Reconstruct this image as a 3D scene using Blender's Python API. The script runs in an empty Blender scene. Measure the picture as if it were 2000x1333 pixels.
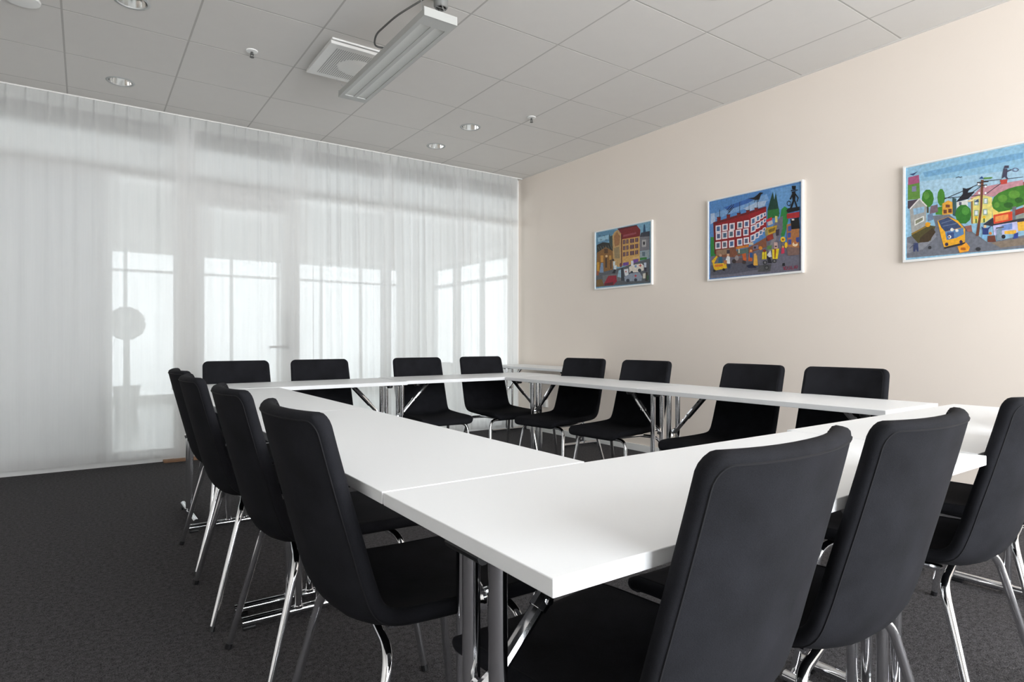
import bpy, bmesh, math, random
from mathutils import Vector, Matrix
random.seed(7)
PI = math.pi
scene = bpy.context.scene
COL = scene.collection

# ------------------------------------------------------------------ camera, world, light, exposure
cam_data = bpy.data.cameras.new('camera')
cam_data.sensor_width = 36.0
cam_data.lens = 1197.07 * 36.0 / 2000.0
cam_data.clip_start = 0.05
cam_data.clip_end = 200
cam = bpy.data.objects.new('camera', cam_data)
COL.objects.link(cam)
CAM = Vector((-0.4503, -0.5609, 1.0378))
YAW, PITCH, ROLL = 0.6094, -0.0011, 0.0006
_d = Vector((math.sin(YAW)*math.cos(PITCH), math.cos(YAW)*math.cos(PITCH), math.sin(PITCH)))
_r = Vector((math.cos(YAW), -math.sin(YAW), 0.0))
_u = _r.cross(_d)
_r, _u = (math.cos(ROLL)*_r + math.sin(ROLL)*_u, -math.sin(ROLL)*_r + math.cos(ROLL)*_u)
cam.matrix_world = Matrix(((_r.x, _u.x, -_d.x, CAM.x), (_r.y, _u.y, -_d.y, CAM.y), (_r.z, _u.z, -_d.z, CAM.z), (0, 0, 0, 1)))
scene.camera = cam

world = bpy.data.worlds.new('overcast_sky')
scene.world = world
world.use_nodes = True
_bg = world.node_tree.nodes['Background']
_bg.inputs['Color'].default_value = (0.94, 0.97, 1.0, 1)
_bg.inputs['Strength'].default_value = 7.0

scene.view_settings.view_transform = 'Standard'
scene.view_settings.look = 'None'
scene.view_settings.gamma = 1.0
scene.view_settings.use_curve_mapping = False
scene.view_settings.exposure = 1.02
scene.cycles.max_bounces = 10
scene.cycles.diffuse_bounces = 5
scene.cycles.transparent_max_bounces = 16
scene.cycles.sample_clamp_indirect = 6.0
scene.cycles.caustics_reflective = False
scene.cycles.caustics_refractive = False

def portal(name, loc, direction, sx, sy):
    """Daylight portal lying in a real window opening: it only guides the sampling of the sky."""
    l = bpy.data.lights.new(name, 'AREA')
    l.shape = 'RECTANGLE'; l.size = sx; l.size_y = sy
    l.cycles.is_portal = True
    o = bpy.data.objects.new(name, l); COL.objects.link(o)
    o.location = loc
    o.rotation_euler = Vector(direction).to_track_quat('-Z', 'Y').to_euler()
    return o

# ------------------------------------------------------------------ room dimensions
XR = 3.8244          # right wall
XL = -2.75           # left wall
YC = 5.344           # curtain line
YP = 5.4615          # glazed partition behind the curtain
YB = -3.50           # window wall behind the camera
H = 2.9565           # ceiling
TILE = 0.657
GX, GY = 0.0993, 1.2192
HT, TH = 0.758, 0.0235   # table top height, thickness
HALL_Y = 11.2
HALL_XL, HALL_XR = -3.6, 5.4
portal('window_portal', (1.675, YB - 0.02, 1.5), (0, 1, 0), 4.15, 2.6)
portal('hall_portal', (0.9, HALL_Y - 0.02, 1.30), (0, -1, 0), 8.0, 2.42)
portal('hall_side_portal', (HALL_XR - 0.02, 8.4, 1.55), (-1, 0, 0), 4.6, 2.0)

# ------------------------------------------------------------------ materials
def lin(c):
    c = c / 255.0
    return c / 12.92 if c <= 0.04045 else ((c + 0.055) / 1.055) ** 2.4
def rgb(r, g, b): return (lin(r), lin(g), lin(b), 1.0)

def new_mat(name):
    m = bpy.data.materials.new(name); m.use_nodes = True
    nt = m.node_tree
    return m, nt, nt.nodes['Principled BSDF'], nt.nodes['Material Output']

def principled(name, col, rough=0.5, metal=0.0, spec=0.5, noise=None, bump=None, sheen=0.0):
    """noise = (scale, amount): colour mottling; bump = (scale, strength, distance)"""
    m, nt, b, out = new_mat(name)
    b.inputs['Base Color'].default_value = col
    b.inputs['Roughness'].default_value = rough
    b.inputs['Metallic'].default_value = metal
    b.inputs['Specular IOR Level'].default_value = spec
    if sheen:
        b.inputs['Sheen Weight'].default_value = sheen
        b.inputs['Sheen Roughness'].default_value = 0.5
    tc = nt.nodes.new('ShaderNodeTexCoord')
    if noise:
        n = nt.nodes.new('ShaderNodeTexNoise'); n.inputs['Scale'].default_value = noise[0]; n.inputs['Detail'].default_value = 4
        nt.links.new(tc.outputs['Object'], n.inputs['Vector'])
        mix = nt.nodes.new('ShaderNodeMix'); mix.data_type = 'RGBA'
        lo = tuple(c * (1 - noise[1]) for c in col[:3]) + (1,); hi = tuple(min(1, c * (1 + noise[1])) for c in col[:3]) + (1,)
        mix.inputs['A'].default_value = lo; mix.inputs['B'].default_value = hi
        nt.links.new(n.outputs['Fac'], mix.inputs['Factor']); nt.links.new(mix.outputs['Result'], b.inputs['Base Color'])
    if bump:
        n2 = nt.nodes.new('ShaderNodeTexNoise'); n2.inputs['Scale'].default_value = bump[0]; n2.inputs['Detail'].default_value = 3
        nt.links.new(tc.outputs['Object'], n2.inputs['Vector'])
        bp = nt.nodes.new('ShaderNodeBump'); bp.inputs['Strength'].default_value = bump[1]; bp.inputs['Distance'].default_value = bump[2]
        nt.links.new(n2.outputs['Fac'], bp.inputs['Height']); nt.links.new(bp.outputs['Normal'], b.inputs['Normal'])
    return m

M = {}
M['wall'] = principled('cream_wall_paint', rgb(239, 228, 217), 0.85, noise=(3.0, 0.015), bump=(260, 0.08, 0.002))
M['pale_wall'] = principled('pale_grey_wall_paint', rgb(232, 230, 226), 0.85, noise=(3.0, 0.01))
M['white_wall'] = principled('white_wall_paint', rgb(235, 234, 230), 0.85, noise=(3.0, 0.01))
M['ceiling'] = principled('ceiling_tile_white', rgb(221, 218, 214), 0.95, noise=(9.0, 0.02), bump=(420, 0.15, 0.001))
M['grid'] = principled('ceiling_grid_white', rgb(186, 183, 179), 0.85)
M['laminate'] = principled('white_laminate', rgb(243, 245, 247), 0.42, noise=(2.0, 0.008))
M['edge'] = principled('white_edge_band', rgb(240, 240, 240), 0.4)
M['chrome'] = principled('chrome_tube', (0.83, 0.84, 0.86, 1), 0.09, metal=1.0)
M['reflector'] = principled('polished_reflector', (0.86, 0.86, 0.85, 1), 0.14, metal=1.0)
M['black_plastic'] = principled('black_plastic', rgb(22, 22, 24), 0.4)
M['grey_metal'] = principled('grey_painted_metal', rgb(176, 178, 177), 0.5)
M['fixture'] = principled('light_grey_lacquer', rgb(186, 187, 184), 0.45)
M['diffuser'] = principled('opal_diffuser', rgb(206, 207, 203), 0.35)
M['white_plastic'] = principled('white_plastic', rgb(236, 235, 232), 0.35)
M['frame_white'] = principled('white_frame_lacquer', rgb(240, 240, 238), 0.4)
M['wood'] = principled('brown_threshold_wood', rgb(150, 112, 82), 0.5, noise=(40, 0.2))
M['dark_grey'] = principled('mid_grey_metal', rgb(128, 128, 126), 0.5)
M['cable'] = principled('grey_cable', rgb(84, 84, 82), 0.5)
M['hall_floor'] = principled('pale_hall_floor', rgb(232, 231, 229), 0.22, noise=(2.0, 0.04))
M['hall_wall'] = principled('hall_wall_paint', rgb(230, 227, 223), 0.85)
M['hall_ceiling'] = principled('hall_ceiling_darkened', rgb(150, 145, 140), 0.9)  # darkened so less hall light reaches the top of the curtain
M['leaf'] = principled('grey_green_leaf', rgb(186, 188, 182), 0.8, noise=(20, .12))
M['pot'] = principled('grey_pot', rgb(205, 203, 200), 0.6)

def fabric_mat():
    m, nt, b, out = new_mat('black_upholstery')
    tc = nt.nodes.new('ShaderNodeTexCoord')
    n = nt.nodes.new('ShaderNodeTexNoise'); n.inputs['Scale'].default_value = 14; n.inputs['Detail'].default_value = 6
    w = nt.nodes.new('ShaderNodeTexNoise'); w.inputs['Scale'].default_value = 700; w.inputs['Detail'].default_value = 2
    mp = nt.nodes.new('ShaderNodeMapping'); mp.inputs['Scale'].default_value = (0.6, 1.0, 1.4)
    nt.links.new(tc.outputs['Object'], n.inputs['Vector']); nt.links.new(tc.outputs['Object'], mp.inputs['Vector']); nt.links.new(mp.outputs['Vector'], w.inputs['Vector'])
    add = nt.nodes.new('ShaderNodeMath'); add.operation = 'MULTIPLY_ADD'; add.inputs[1].default_value = 0.55; 
    nt.links.new(n.outputs['Fac'], add.inputs[0])
    mul = nt.nodes.new('ShaderNodeMath'); mul.operation = 'MULTIPLY'; mul.inputs[1].default_value = 0.45
    nt.links.new(w.outputs['Fac'], mul.inputs[0]); nt.links.new(mul.outputs[0], add.inputs[2])
    cr = nt.nodes.new('ShaderNodeValToRGB')
    cr.color_ramp.elements[0].position = 0.25; cr.color_ramp.elements[0].color = FABRIC_LO
    cr.color_ramp.elements[1].position = 0.75; cr.color_ramp.elements[1].color = FABRIC_HI
    nt.links.new(add.outputs[0], cr.inputs['Fac']); nt.links.new(cr.outputs['Color'], b.inputs['Base Color'])
    b.inputs['Roughness'].default_value = 0.92
    b.inputs['Specular IOR Level'].default_value = 0.15
    bp = nt.nodes.new('ShaderNodeBump'); bp.inputs['Strength'].default_value = 0.35; bp.inputs['Distance'].default_value = 0.001
    nt.links.new(w.outputs['Fac'], bp.inputs['Height']); nt.links.new(bp.outputs['Normal'], b.inputs['Normal'])
    return m
FABRIC_LO = (0.0055, 0.0057, 0.0068, 1)
FABRIC_HI = (0.0185, 0.019, 0.0235, 1)
M['fabric'] = fabric_mat()
M['seam'] = principled('black_seam_piping', (0.012, 0.012, 0.014, 1), 0.8, spec=0.2)

def carpet_mat():
    m, nt, b, out = new_mat('charcoal_carpet')
    tc = nt.nodes.new('ShaderNodeTexCoord')
    n = nt.nodes.new('ShaderNodeTexNoise'); n.inputs['Scale'].default_value = 230; n.inputs['Detail'].default_value = 3
    v = nt.nodes.new('ShaderNodeTexNoise'); v.inputs['Scale'].default_value = 60; v.inputs['Detail'].default_value = 4
    for k in (n, v): nt.links.new(tc.outputs['Object'], k.inputs['Vector'])
    mx = nt.nodes.new('ShaderNodeMath'); mx.operation = 'MULTIPLY_ADD'; mx.inputs[1].default_value = 0.35
    nt.links.new(v.outputs['Fac'], mx.inputs[0])
    m2 = nt.nodes.new('ShaderNodeMath'); m2.operation = 'MULTIPLY'; m2.inputs[1].default_value = 0.65
    nt.links.new(n.outputs['Fac'], m2.inputs[0]); nt.links.new(m2.outputs[0], mx.inputs[2])
    cr = nt.nodes.new('ShaderNodeValToRGB')
    cr.color_ramp.elements[0].position = 0.34; cr.color_ramp.elements[0].color = (0.015, 0.0142, 0.0148, 1)
    cr.color_ramp.elements[1].position = 0.68; cr.color_ramp.elements[1].color = (0.135, 0.130, 0.136, 1)
    nt.links.new(mx.outputs[0], cr.inputs['Fac']); nt.links.new(cr.outputs['Color'], b.inputs['Base Color'])
    b.inputs['Roughness'].default_value = 0.95; b.inputs['Specular IOR Level'].default_value = 0.1
    bp = nt.nodes.new('ShaderNodeBump'); bp.inputs['Strength'].default_value = 0.9; bp.inputs['Distance'].default_value = 0.004
    nt.links.new(n.outputs['Fac'], bp.inputs['Height']); nt.links.new(bp.outputs['Normal'], b.inputs['Normal'])
    return m
M['carpet'] = carpet_mat()

def sheer_mat(name, clear, col):
    m, nt, b, out = new_mat(name)
    nt.nodes.remove(b)
    tr = nt.nodes.new('ShaderNodeBsdfTransparent')
    df = nt.nodes.new('ShaderNodeBsdfDiffuse'); df.inputs['Color'].default_value = col
    tl = nt.nodes.new('ShaderNodeBsdfTranslucent'); tl.inputs['Color'].default_value = col
    m1 = nt.nodes.new('ShaderNodeMixShader'); m1.inputs[0].default_value = 0.56
    nt.links.new(df.outputs[0], m1.inputs[1]); nt.links.new(tl.outputs[0], m1.inputs[2])
    # woven voile: thread density varies a little from thread to thread
    tc = nt.nodes.new('ShaderNodeTexCoord')
    mp = nt.nodes.new('ShaderNodeMapping'); mp.inputs['Scale'].default_value = (90, 90, 2.0)
    n = nt.nodes.new('ShaderNodeTexNoise'); n.inputs['Scale'].default_value = 1.0; n.inputs['Detail'].default_value = 3
    nt.links.new(tc.outputs['Object'], mp.inputs['Vector']); nt.links.new(mp.outputs['Vector'], n.inputs['Vector'])
    mr = nt.nodes.new('ShaderNodeMapRange'); mr.inputs['From Min'].default_value = 0.3; mr.inputs['From Max'].default_value = 0.7
    mr.inputs['To Min'].default_value = 1 - clear - 0.012; mr.inputs['To Max'].default_value = 1 - clear + 0.012
    nt.links.new(n.outputs['Fac'], mr.inputs['Value'])
    m2 = nt.nodes.new('ShaderNodeMixShader')
    nt.links.new(mr.outputs['Result'], m2.inputs[0]); nt.links.new(tr.outputs[0], m2.inputs[1]); nt.links.new(m1.outputs[0], m2.inputs[2])
    nt.links.new(m2.outputs[0], out.inputs['Surface'])
    return m
M['sheer'] = sheer_mat('white_sheer_voile', 0.105, rgb(242, 242, 242))
M['tape'] = sheer_mat('white_heading_tape', 0.10, rgb(240, 241, 240))

def translucent_panel_mat():  # lets hall light through to brighten the curtain in front
    m, nt, b, out = new_mat('translucent_panel_white')
    nt.nodes.remove(b)
    df = nt.nodes.new('ShaderNodeBsdfDiffuse'); df.inputs['Color'].default_value = rgb(238, 240, 240)
    tl = nt.nodes.new('ShaderNodeBsdfTranslucent'); tl.inputs['Color'].default_value = rgb(236, 238, 238)
    mx = nt.nodes.new('ShaderNodeMixShader'); mx.inputs[0].default_value = 0.55
    nt.links.new(df.outputs[0], mx.inputs[1]); nt.links.new(tl.outputs[0], mx.inputs[2]); nt.links.new(mx.outputs[0], out.inputs['Surface'])
    return m
M['translucent'] = translucent_panel_mat()

def glass_mat(name='clear_glass', tint=(0.94, 0.96, 0.95, 1)):
    m, nt, b, out = new_mat(name)
    nt.nodes.remove(b)
    tr = nt.nodes.new('ShaderNodeBsdfTransparent'); tr.inputs['Color'].default_value = tint
    gl = nt.nodes.new('ShaderNodeBsdfGlossy'); gl.inputs['Roughness'].default_value = 0.02
    mx = nt.nodes.new('ShaderNodeMixShader'); mx.inputs[0].default_value = 0.07
    nt.links.new(tr.outputs[0], mx.inputs[1]); nt.links.new(gl.outputs[0], mx.inputs[2]); nt.links.new(mx.outputs[0], out.inputs['Surface'])
    return m
M['glass'] = glass_mat()
M['hall_glass'] = glass_mat('dimmed_hall_glass', (0.58, 0.585, 0.59, 1))  # grey tint added to dim the daylight from the hall windows

def picture_mat():
    m, nt, b, out = new_mat('painted_canvas')
    at = nt.nodes.new('ShaderNodeAttribute'); at.attribute_name = 'paint'
    tc = nt.nodes.new('ShaderNodeTexCoord')
    n = nt.nodes.new('ShaderNodeTexNoise'); n.inputs['Scale'].default_value = 55; n.inputs['Detail'].default_value = 5
    nt.links.new(tc.outputs['Object'], n.inputs['Vector'])
    mr = nt.nodes.new('ShaderNodeMapRange'); mr.inputs['From Min'].default_value = 0.3; mr.inputs['From Max'].default_value = 0.7
    mr.inputs['To Min'].default_value = 0.80; mr.inputs['To Max'].default_value = 1.14
    nt.links.new(n.outputs['Fac'], mr.inputs['Value'])
    vm = nt.nodes.new('ShaderNodeVectorMath'); vm.operation = 'SCALE'
    nt.links.new(at.outputs['Color'], vm.inputs[0]); nt.links.new(mr.outputs['Result'], vm.inputs['Scale'])
    nt.links.new(vm.outputs['Vector'], b.inputs['Base Color'])
    b.inputs['Roughness'].default_value = 0.5
    return m
M['picture'] = picture_mat()

# ------------------------------------------------------------------ mesh helpers
class MB:
    def __init__(s): s.v = []; s.f = []
    def add(s, vs, fs):
        o = len(s.v); s.v += [tuple(p) for p in vs]; s.f += [tuple(i + o for i in f) for f in fs]
    def box(s, x0, x1, y0, y1, z0, z1):
        s.add([(x0,y0,z0),(x1,y0,z0),(x1,y1,z0),(x0,y1,z0),(x0,y0,z1),(x1,y0,z1),(x1,y1,z1),(x0,y1,z1)],
              [(0,3,2,1),(4,5,6,7),(0,1,5,4),(1,2,6,5),(2,3,7,6),(3,0,4,7)])
    def chamfer_box(s, x0, x1, y0, y1, z0, z1, c):
        """box whose eight long edges are cut by c"""
        bm = bmesh.new()
        bmesh.ops.create_cube(bm, size=1.0)
        for v in bm.verts: v.co = Vector(((x0+x1)/2 + v.co.x*(x1-x0), (y0+y1)/2 + v.co.y*(y1-y0), (z0+z1)/2 + v.co.z*(z1-z0)))
        bmesh.ops.bevel(bm, geom=bm.edges[:], offset=c, segments=2, affect='EDGES', profile=0.5)
        bm.verts.index_update()
        s.add([v.co[:] for v in bm.verts], [[v.index for v in f.verts] for f in bm.faces]); bm.free()
    def tube(s, pts, r, n=10, cap=True):
        pts = [Vector(p) for p in pts]
        rs = r if isinstance(r, (list, tuple)) else [r] * len(pts)
        t0 = (pts[1] - pts[0]).normalized()
        a = Vector((0, 0, 1)) if abs(t0.z) < 0.9 else Vector((1, 0, 0))
        nrm = t0.cross(a).normalized(); vs = []; prev = t0
        for i, p in enumerate(pts):
            if i == 0: t = t0
            elif i == len(pts) - 1: t = (pts[i] - pts[i-1]).normalized()
            else: t = ((pts[i+1] - pts[i]).normalized() + (pts[i] - pts[i-1]).normalized()).normalized()
            q = prev.rotation_difference(t); nrm = (q @ nrm).normalized(); prev = t
            bn = t.cross(nrm)
            for k in range(n):
                an = 2 * PI * k / n
                vs.append(p + (nrm * math.cos(an) + bn * math.sin(an)) * rs[i])
        fs = [(i*n + k, i*n + (k+1) % n, (i+1)*n + (k+1) % n, (i+1)*n + k) for i in range(len(pts)-1) for k in range(n)]
        if cap: fs += [tuple(range(n-1, -1, -1)), tuple(range((len(pts)-1)*n, len(pts)*n))]
        s.add(vs, fs)
    def lathe(s, prof, c=(0, 0, 0), n=24):
        vs = []; m = len(prof)
        for k in range(n):
            an = 2 * PI * k / n
            vs += [(c[0] + r*math.cos(an), c[1] + r*math.sin(an), c[2] + z) for r, z in prof]
        fs = [(k*m + i, ((k+1) % n)*m + i, ((k+1) % n)*m + i + 1, k*m + i + 1) for k in range(n) for i in range(m-1)]
        s.add(vs, fs)
    def mesh(s, name, mat, smooth=True, angle=35):
        me = bpy.data.meshes.new(name); me.from_pydata(s.v, [], s.f); me.update()
        bm = bmesh.new(); bm.from_mesh(me); bmesh.ops.recalc_face_normals(bm, faces=bm.faces[:]); bm.to_mesh(me); bm.free()
        me.materials.append(mat)
        if smooth:
            me.polygons.foreach_set('use_smooth', [True] * len(me.polygons))
            me.set_sharp_from_angle(angle=math.radians(angle))
        return me
    def build(s, name, mat, parent=None, smooth=True, angle=35):
        return link(name, s.mesh(name, mat, smooth, angle), parent)

def link(name, me, parent=None):
    o = bpy.data.objects.new(name, me); COL.objects.link(o)
    if parent: o.parent = parent
    return o
def empty(name, loc=(0, 0, 0), rz=0.0):
    o = bpy.data.objects.new(name, None); COL.objects.link(o)
    o.empty_display_size = 0.1; o.location = loc; o.rotation_euler = (0, 0, rz)
    return o
def tag(o, label, cat, group=None):
    o['label'] = label; o['category'] = cat
    if group: o['group'] = group
    return o
def structure(o, label=None):
    o['kind'] = 'structure'
    if label: o['label'] = label
    return o
def copy_tree(o, parent=None):
    c = o.copy(); COL.objects.link(c); c.parent = parent
    for ch in [k for k in COL.objects if k.parent == o]: copy_tree(ch, c)
    return c
def fillet(pts, rad, n=6):
    pts = [Vector(p) for p in pts]; out = [pts[0]]
    for i in range(1, len(pts) - 1):
        a, b, c = pts[i-1], pts[i], pts[i+1]
        d1 = (a - b); d2 = (c - b); l = min(rad, d1.length * .49, d2.length * .49)
        p0 = b + d1.normalized() * l; p1 = b + d2.normalized() * l
        for k in range(n + 1):
            t = k / n; out.append(p0 * (1-t)**2 + b * 2*t*(1-t) + p1 * t*t)
    out.append(pts[-1]); return out

# ================================================================== the setting
b = MB(); b.box(XL - .1, XR + .1, YB - .1, YP + .02, -0.10, 0.0)
structure(b.build('floor', M['carpet'], smooth=False), 'charcoal loop pile carpet floor')
b = MB(); b.box(XR, XR + .12, YB - .12, YP + .2, 0, H + .25)
wall_right = structure(b.build('wall_right', M['wall'], smooth=False), 'cream painted wall hung with three paintings')
b = MB(); b.box(XL - .12, XL, YB - .12, YP + .2, 0, H + .25)
structure(b.build('wall_left', M['pale_wall'], smooth=False))
b = MB(); b.box(XR - .014, XR - .0005, YB + .002, YP - .03, 0.0005, .062)
b.build('baseboard_right', M['frame_white'], smooth=False)['kind'] = 'structure'

# window wall behind the camera: masonry around one long window
WX0, WX1, WZ0, WZ1 = -0.40, 3.75, 0.20, 2.80
b = MB()
b.box(XL, WX0, YB - .12, YB, 0, H + .25); b.box(WX1, XR, YB - .12, YB, 0, H + .25)
b.box(WX0, WX1, YB - .12, YB, 0, WZ0); b.box(WX0, WX1, YB - .12, YB, WZ1, H + .25)
structure(b.build('wall_back', M['pale_wall'], smooth=False))
w = structure(empty('window_8', (0, YB - .06, 0)))
for k in range(4):
    x = WX0 + (WX1 - WX0) * k / 3
    m = MB(); m.box(x - .035, x + .035, -.035, .035, WZ0, WZ1); m.build('window_mullion', M['frame_white'], w, smooth=False)
for z in (WZ0, WZ1):
    m = MB(); m.box(WX0, WX1, -.03, .03, z - .03, z + .03); m.build('window_rail', M['frame_white'], w, smooth=False)

# ---- ceiling: slab above, hanging grid of bars, single tiles
b = MB(); b.box(XL, XR, YB, YP + .12, H + .20, H + .25)
ceiling = structure(b.build('ceiling', M['grid'], smooth=False), 'suspended ceiling of square white tiles')
xs = [GX + TILE * i for i in range(-7, 7)]; ys = [GY + TILE * j for j in range(-7, 8)]
xs = [XL] + [x for x in xs if XL + .03 < x < XR - .03] + [XR]
ys = [YB] + [y for y in ys if YB + .03 < y < YC - .03] + [YP - .002]
for x in xs[1:-1]:
    m = MB(); m.box(x - .012, x + .012, YB + .001, YP, H + .0005, H + .03); m.build('ceiling_grid_bar', M['grid'], ceiling, smooth=False)
for y in ys[1:-1]:
    m = MB(); m.box(XL + .001, XR - .001, y - .012, y + .012, H + .0007, H + .029); m.build('ceiling_grid_bar', M['grid'], ceiling, smooth=False)
DOWN = [(-0.229, 4.833), (-0.229, 3.519), (2.399, 4.176), (2.399, 4.833), (2.399, 1.548)]
def tile_mesh(w, h, hole=None):
    g = .0048; c = .0012; t = .016; hw, hh = w/2 - g, h/2 - g
    m = MB()
    if hole is None:
        m.add([(-hw+c,-hh+c,0),(hw-c,-hh+c,0),(hw-c,hh-c,0),(-hw+c,hh-c,0),(-hw,-hh,c),(hw,-hh,c),(hw,hh,c),(-hw,hh,c),(-hw,-hh,t),(hw,-hh,t),(hw,hh,t),(-hw,hh,t)],
              [(0,3,2,1),(0,1,5,4),(1,2,6,5),(2,3,7,6),(3,0,4,7),(4,5,9,8),(5,6,10,9),(6,7,11,10),(7,4,8,11),(8,9,10,11)])
    else:
        n = 32; rings = []
        for k in range(n):
            a = 2*PI*k/n; ca, sa = math.cos(a), math.sin(a); q = max(abs(ca), abs(sa))
            rings.append([(hw*ca/q, hh*sa/q, t), (hw*ca/q, hh*sa/q, c), ((hw-c)*ca/q, (hh-c)*sa/q, 0), (hole*ca, hole*sa, 0), (hole*ca, hole*sa, t)])
        vs = [p for r in rings for p in r]
        m.add(vs, [(k*5+i, k*5+i+1, ((k+1)%n)*5+i+1, ((k+1)%n)*5+i) for k in range(n) for i in range(4)])
    return m.mesh('ceiling_tile', M['ceiling'], smooth=False)
_cache = {}
for i in range(len(xs) - 1):
    for j in range(len(ys) - 1):
        x0, x1, y0, y1 = xs[i], xs[i+1], ys[j], ys[j+1]
        cx, cy = (x0+x1)/2, (y0+y1)/2
        hole = .076 if any(abs(cx-a) < .1 and abs(cy-c_) < .1 for a, c_ in DOWN) else None
        key = (round(x1-x0, 3), round(y1-y0, 3), hole)
        if key not in _cache: _cache[key] = tile_mesh(x1-x0, y1-y0, hole)
        link('ceiling_tile', _cache[key], ceiling).location = (cx, cy, H)
m = MB(); m.box(XR - .022, XR - .0005, YB, YC, H - .004, H + .004)
m.build('edge_trim', M['ceiling'], ceiling, smooth=False)

# ---- glazed partition behind the curtain
FR = M['frame_white']; DZ0, DZ1 = 2.36, 2.43      # transom bar
part = structure(empty('wall_far', (0, YP, 0)), 'white framed glass partition behind the curtains')
def bar(name, x0, x1, z0, z1, y0=-.035, y1=.035, mat=FR, parent=None):
    m = MB(); m.box(x0, x1, y0, y1, z0, z1); return m.build(name, mat, parent or part, smooth=False)
bar('bottom_rail', XL, .185, 0, .09, -.03, .04)
bar('bottom_rail', 1.245, XR - .001, 0, .09, -.03, .04)
bar('transom', XL, XR - .001, DZ0, DZ1)
bar('head_rail', XL, XR - .001, H - .05, H + .2)
bar('added_top_shade', HALL_XL, HALL_XR, 2.76, H + .2, .05, .10, M['hall_ceiling'])  # added dark strip above the lowered hall ceiling, keeps the curtain top dark
for x0, x1 in ((.185, .335), (1.165, 1.245), (2.095, 2.185), (2.965, 3.03), (3.79, XR - .001)):
    bar('mullion', x0, x1, 0, H - .05, -.038, .038)
bar('translucent_panel', XL, -.300, .09, DZ0, -.004, .004, M['translucent'])  # panel made translucent so hall light lifts the left curtain
bar('mullion', -.300, -.262, .09, DZ0, -.03, .03)
bays = [(-.262, .185), (1.245, 2.095), (2.185, 2.965), (3.03, 3.79)]
for n, (x0, x1) in enumerate(bays):
    wd = structure(empty('window_%d' % (n + 1), (0, YP, 0)))
    m = MB(); m.box(x0, x1, -.004, .004, .09, DZ0); m.build('pane', M['glass'], wd, smooth=False)
top = structure(empty('window_5', (0, YP, 0)))
for x0, x1 in ((XL, .185), (.335, 1.165), (1.245, 2.095), (2.185, 2.965), (3.03, 3.79)):
    m = MB(); m.box(x0, x1, -.004, .004, DZ1, H - .05); m.build('pane', M['glass'], top, smooth=False)
# glass door in the bay between x .367 and 1.15
door = structure(empty('door_1', (0, YP, 0)), 'white framed glass door with a pull bar and a lever')
bar('stile', .338, .42, .012, DZ0 - .07, -.025, .025, FR, door)
bar('stile', 1.08, 1.162, .012, DZ0 - .07, -.025, .025, FR, door)
bar('door_rail', .42, 1.08, .012, .12, -.025, .025, FR, door)
bar('door_rail', .42, 1.08, DZ0 - .17, DZ0 - .07, -.025, .025, FR, door)
bar('head', .335, 1.165, DZ0 - .068, DZ0, -.038, .038, FR, door)
bar('pane', .42, 1.08, .12, DZ0 - .17, -.004, .004, M['glass'], door)
m = MB(); m.tube(fillet([(1.12, -.025, 1.30), (1.12, -.07, 1.30), (1.12, -.07, 1.00), (1.12, -.025, 1.00)], .02), .011)
m.build('pull_bar', M['dark_grey'], door)
m = MB(); m.tube(fillet([(1.12, -.025, .975), (1.12, -.075, .975), (.955, -.075, .975)], .02), .011)
m.tube([(1.12, -.025, .975), (1.12, -.032, .975)], .026, 16)
m.build('lever', M['dark_grey'], door)
m = MB(); m.chamfer_box(.10, 1.26, YP - .12, YP + .06, 0.0, .018, .004)
t = structure(m.build('trim_1', M['wood'], smooth=False), 'brown wooden door threshold')

# ---- hall beyond the partition
b = MB(); b.box(HALL_XL, HALL_XR, YP + .02, HALL_Y + .15, -.10, -.002)
structure(b.build('floor_hall', M['hall_floor'], smooth=False))
b = MB(); b.box(HALL_XL, HALL_XR, YP + .02, HALL_Y + .15, 2.66, 2.76)  # set low to cut the hall light on the upper curtain
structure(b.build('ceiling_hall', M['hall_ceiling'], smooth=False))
b = MB(); b.box(HALL_XL - .1, HALL_XL, YP, HALL_Y + .15, 0, H)
structure(b.build('wall_hall_left', M['hall_wall'], smooth=False))
HW0, HW1, HZ0, HZ1 = -3.1, 4.9, .08, 2.52
b = MB(); b.box(HALL_XL, HW0, HALL_Y, HALL_Y + .15, 0, H); b.box(HW1, HALL_XR, HALL_Y, HALL_Y + .15, 0, H)
b.box(HW0, HW1, HALL_Y, HALL_Y + .15, 0, HZ0); b.box(HW0, HW1, HALL_Y, HALL_Y + .15, HZ1, H)
structure(b.build('wall_hall_far', M['hall_wall'], smooth=False))
wd = structure(empty('window_6', (0, HALL_Y + .07, 0)))
for k in range(11):
    x = HW0 + (HW1 - HW0) * k / 10
    m = MB(); m.box(x - .028, x + .028, -.03, .03, HZ0, HZ1); m.build('window_mullion', M['frame_white'], wd, smooth=False)
for z in (HZ0 + .02, 2.18, HZ1 - .02):
    m = MB(); m.box(HW0, HW1, -.03, .03, z - .022, z + .022); m.build('window_rail', M['frame_white'], wd, smooth=False)
m = MB(); m.box(HW0, HW1, -.003, .003, HZ0, HZ1); m.build('pane', M['hall_glass'], wd, smooth=False)
SY0, SY1, SZ0, SZ1 = 6.1, 10.7, .55, 2.50
b = MB(); b.box(HALL_XR, HALL_XR + .15, YP, SY0, 0, H); b.box(HALL_XR, HALL_XR + .15, SY1, HALL_Y + .15, 0, H)
b.box(HALL_XR, HALL_XR + .15, SY0, SY1, 0, SZ0); b.box(HALL_XR, HALL_XR + .15, SY0, SY1, SZ1, H)
structure(b.build('wall_hall_right', M['hall_wall'], smooth=False))
b = MB(); b.box(XR + .12, HALL_XR, YP - .05, YP + .02, 0, H)
structure(b.build('wall_hall_near', M['hall_wall'], smooth=False))
wd = structure(empty('window_7', (HALL_XR + .07, 0, 0)))
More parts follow.
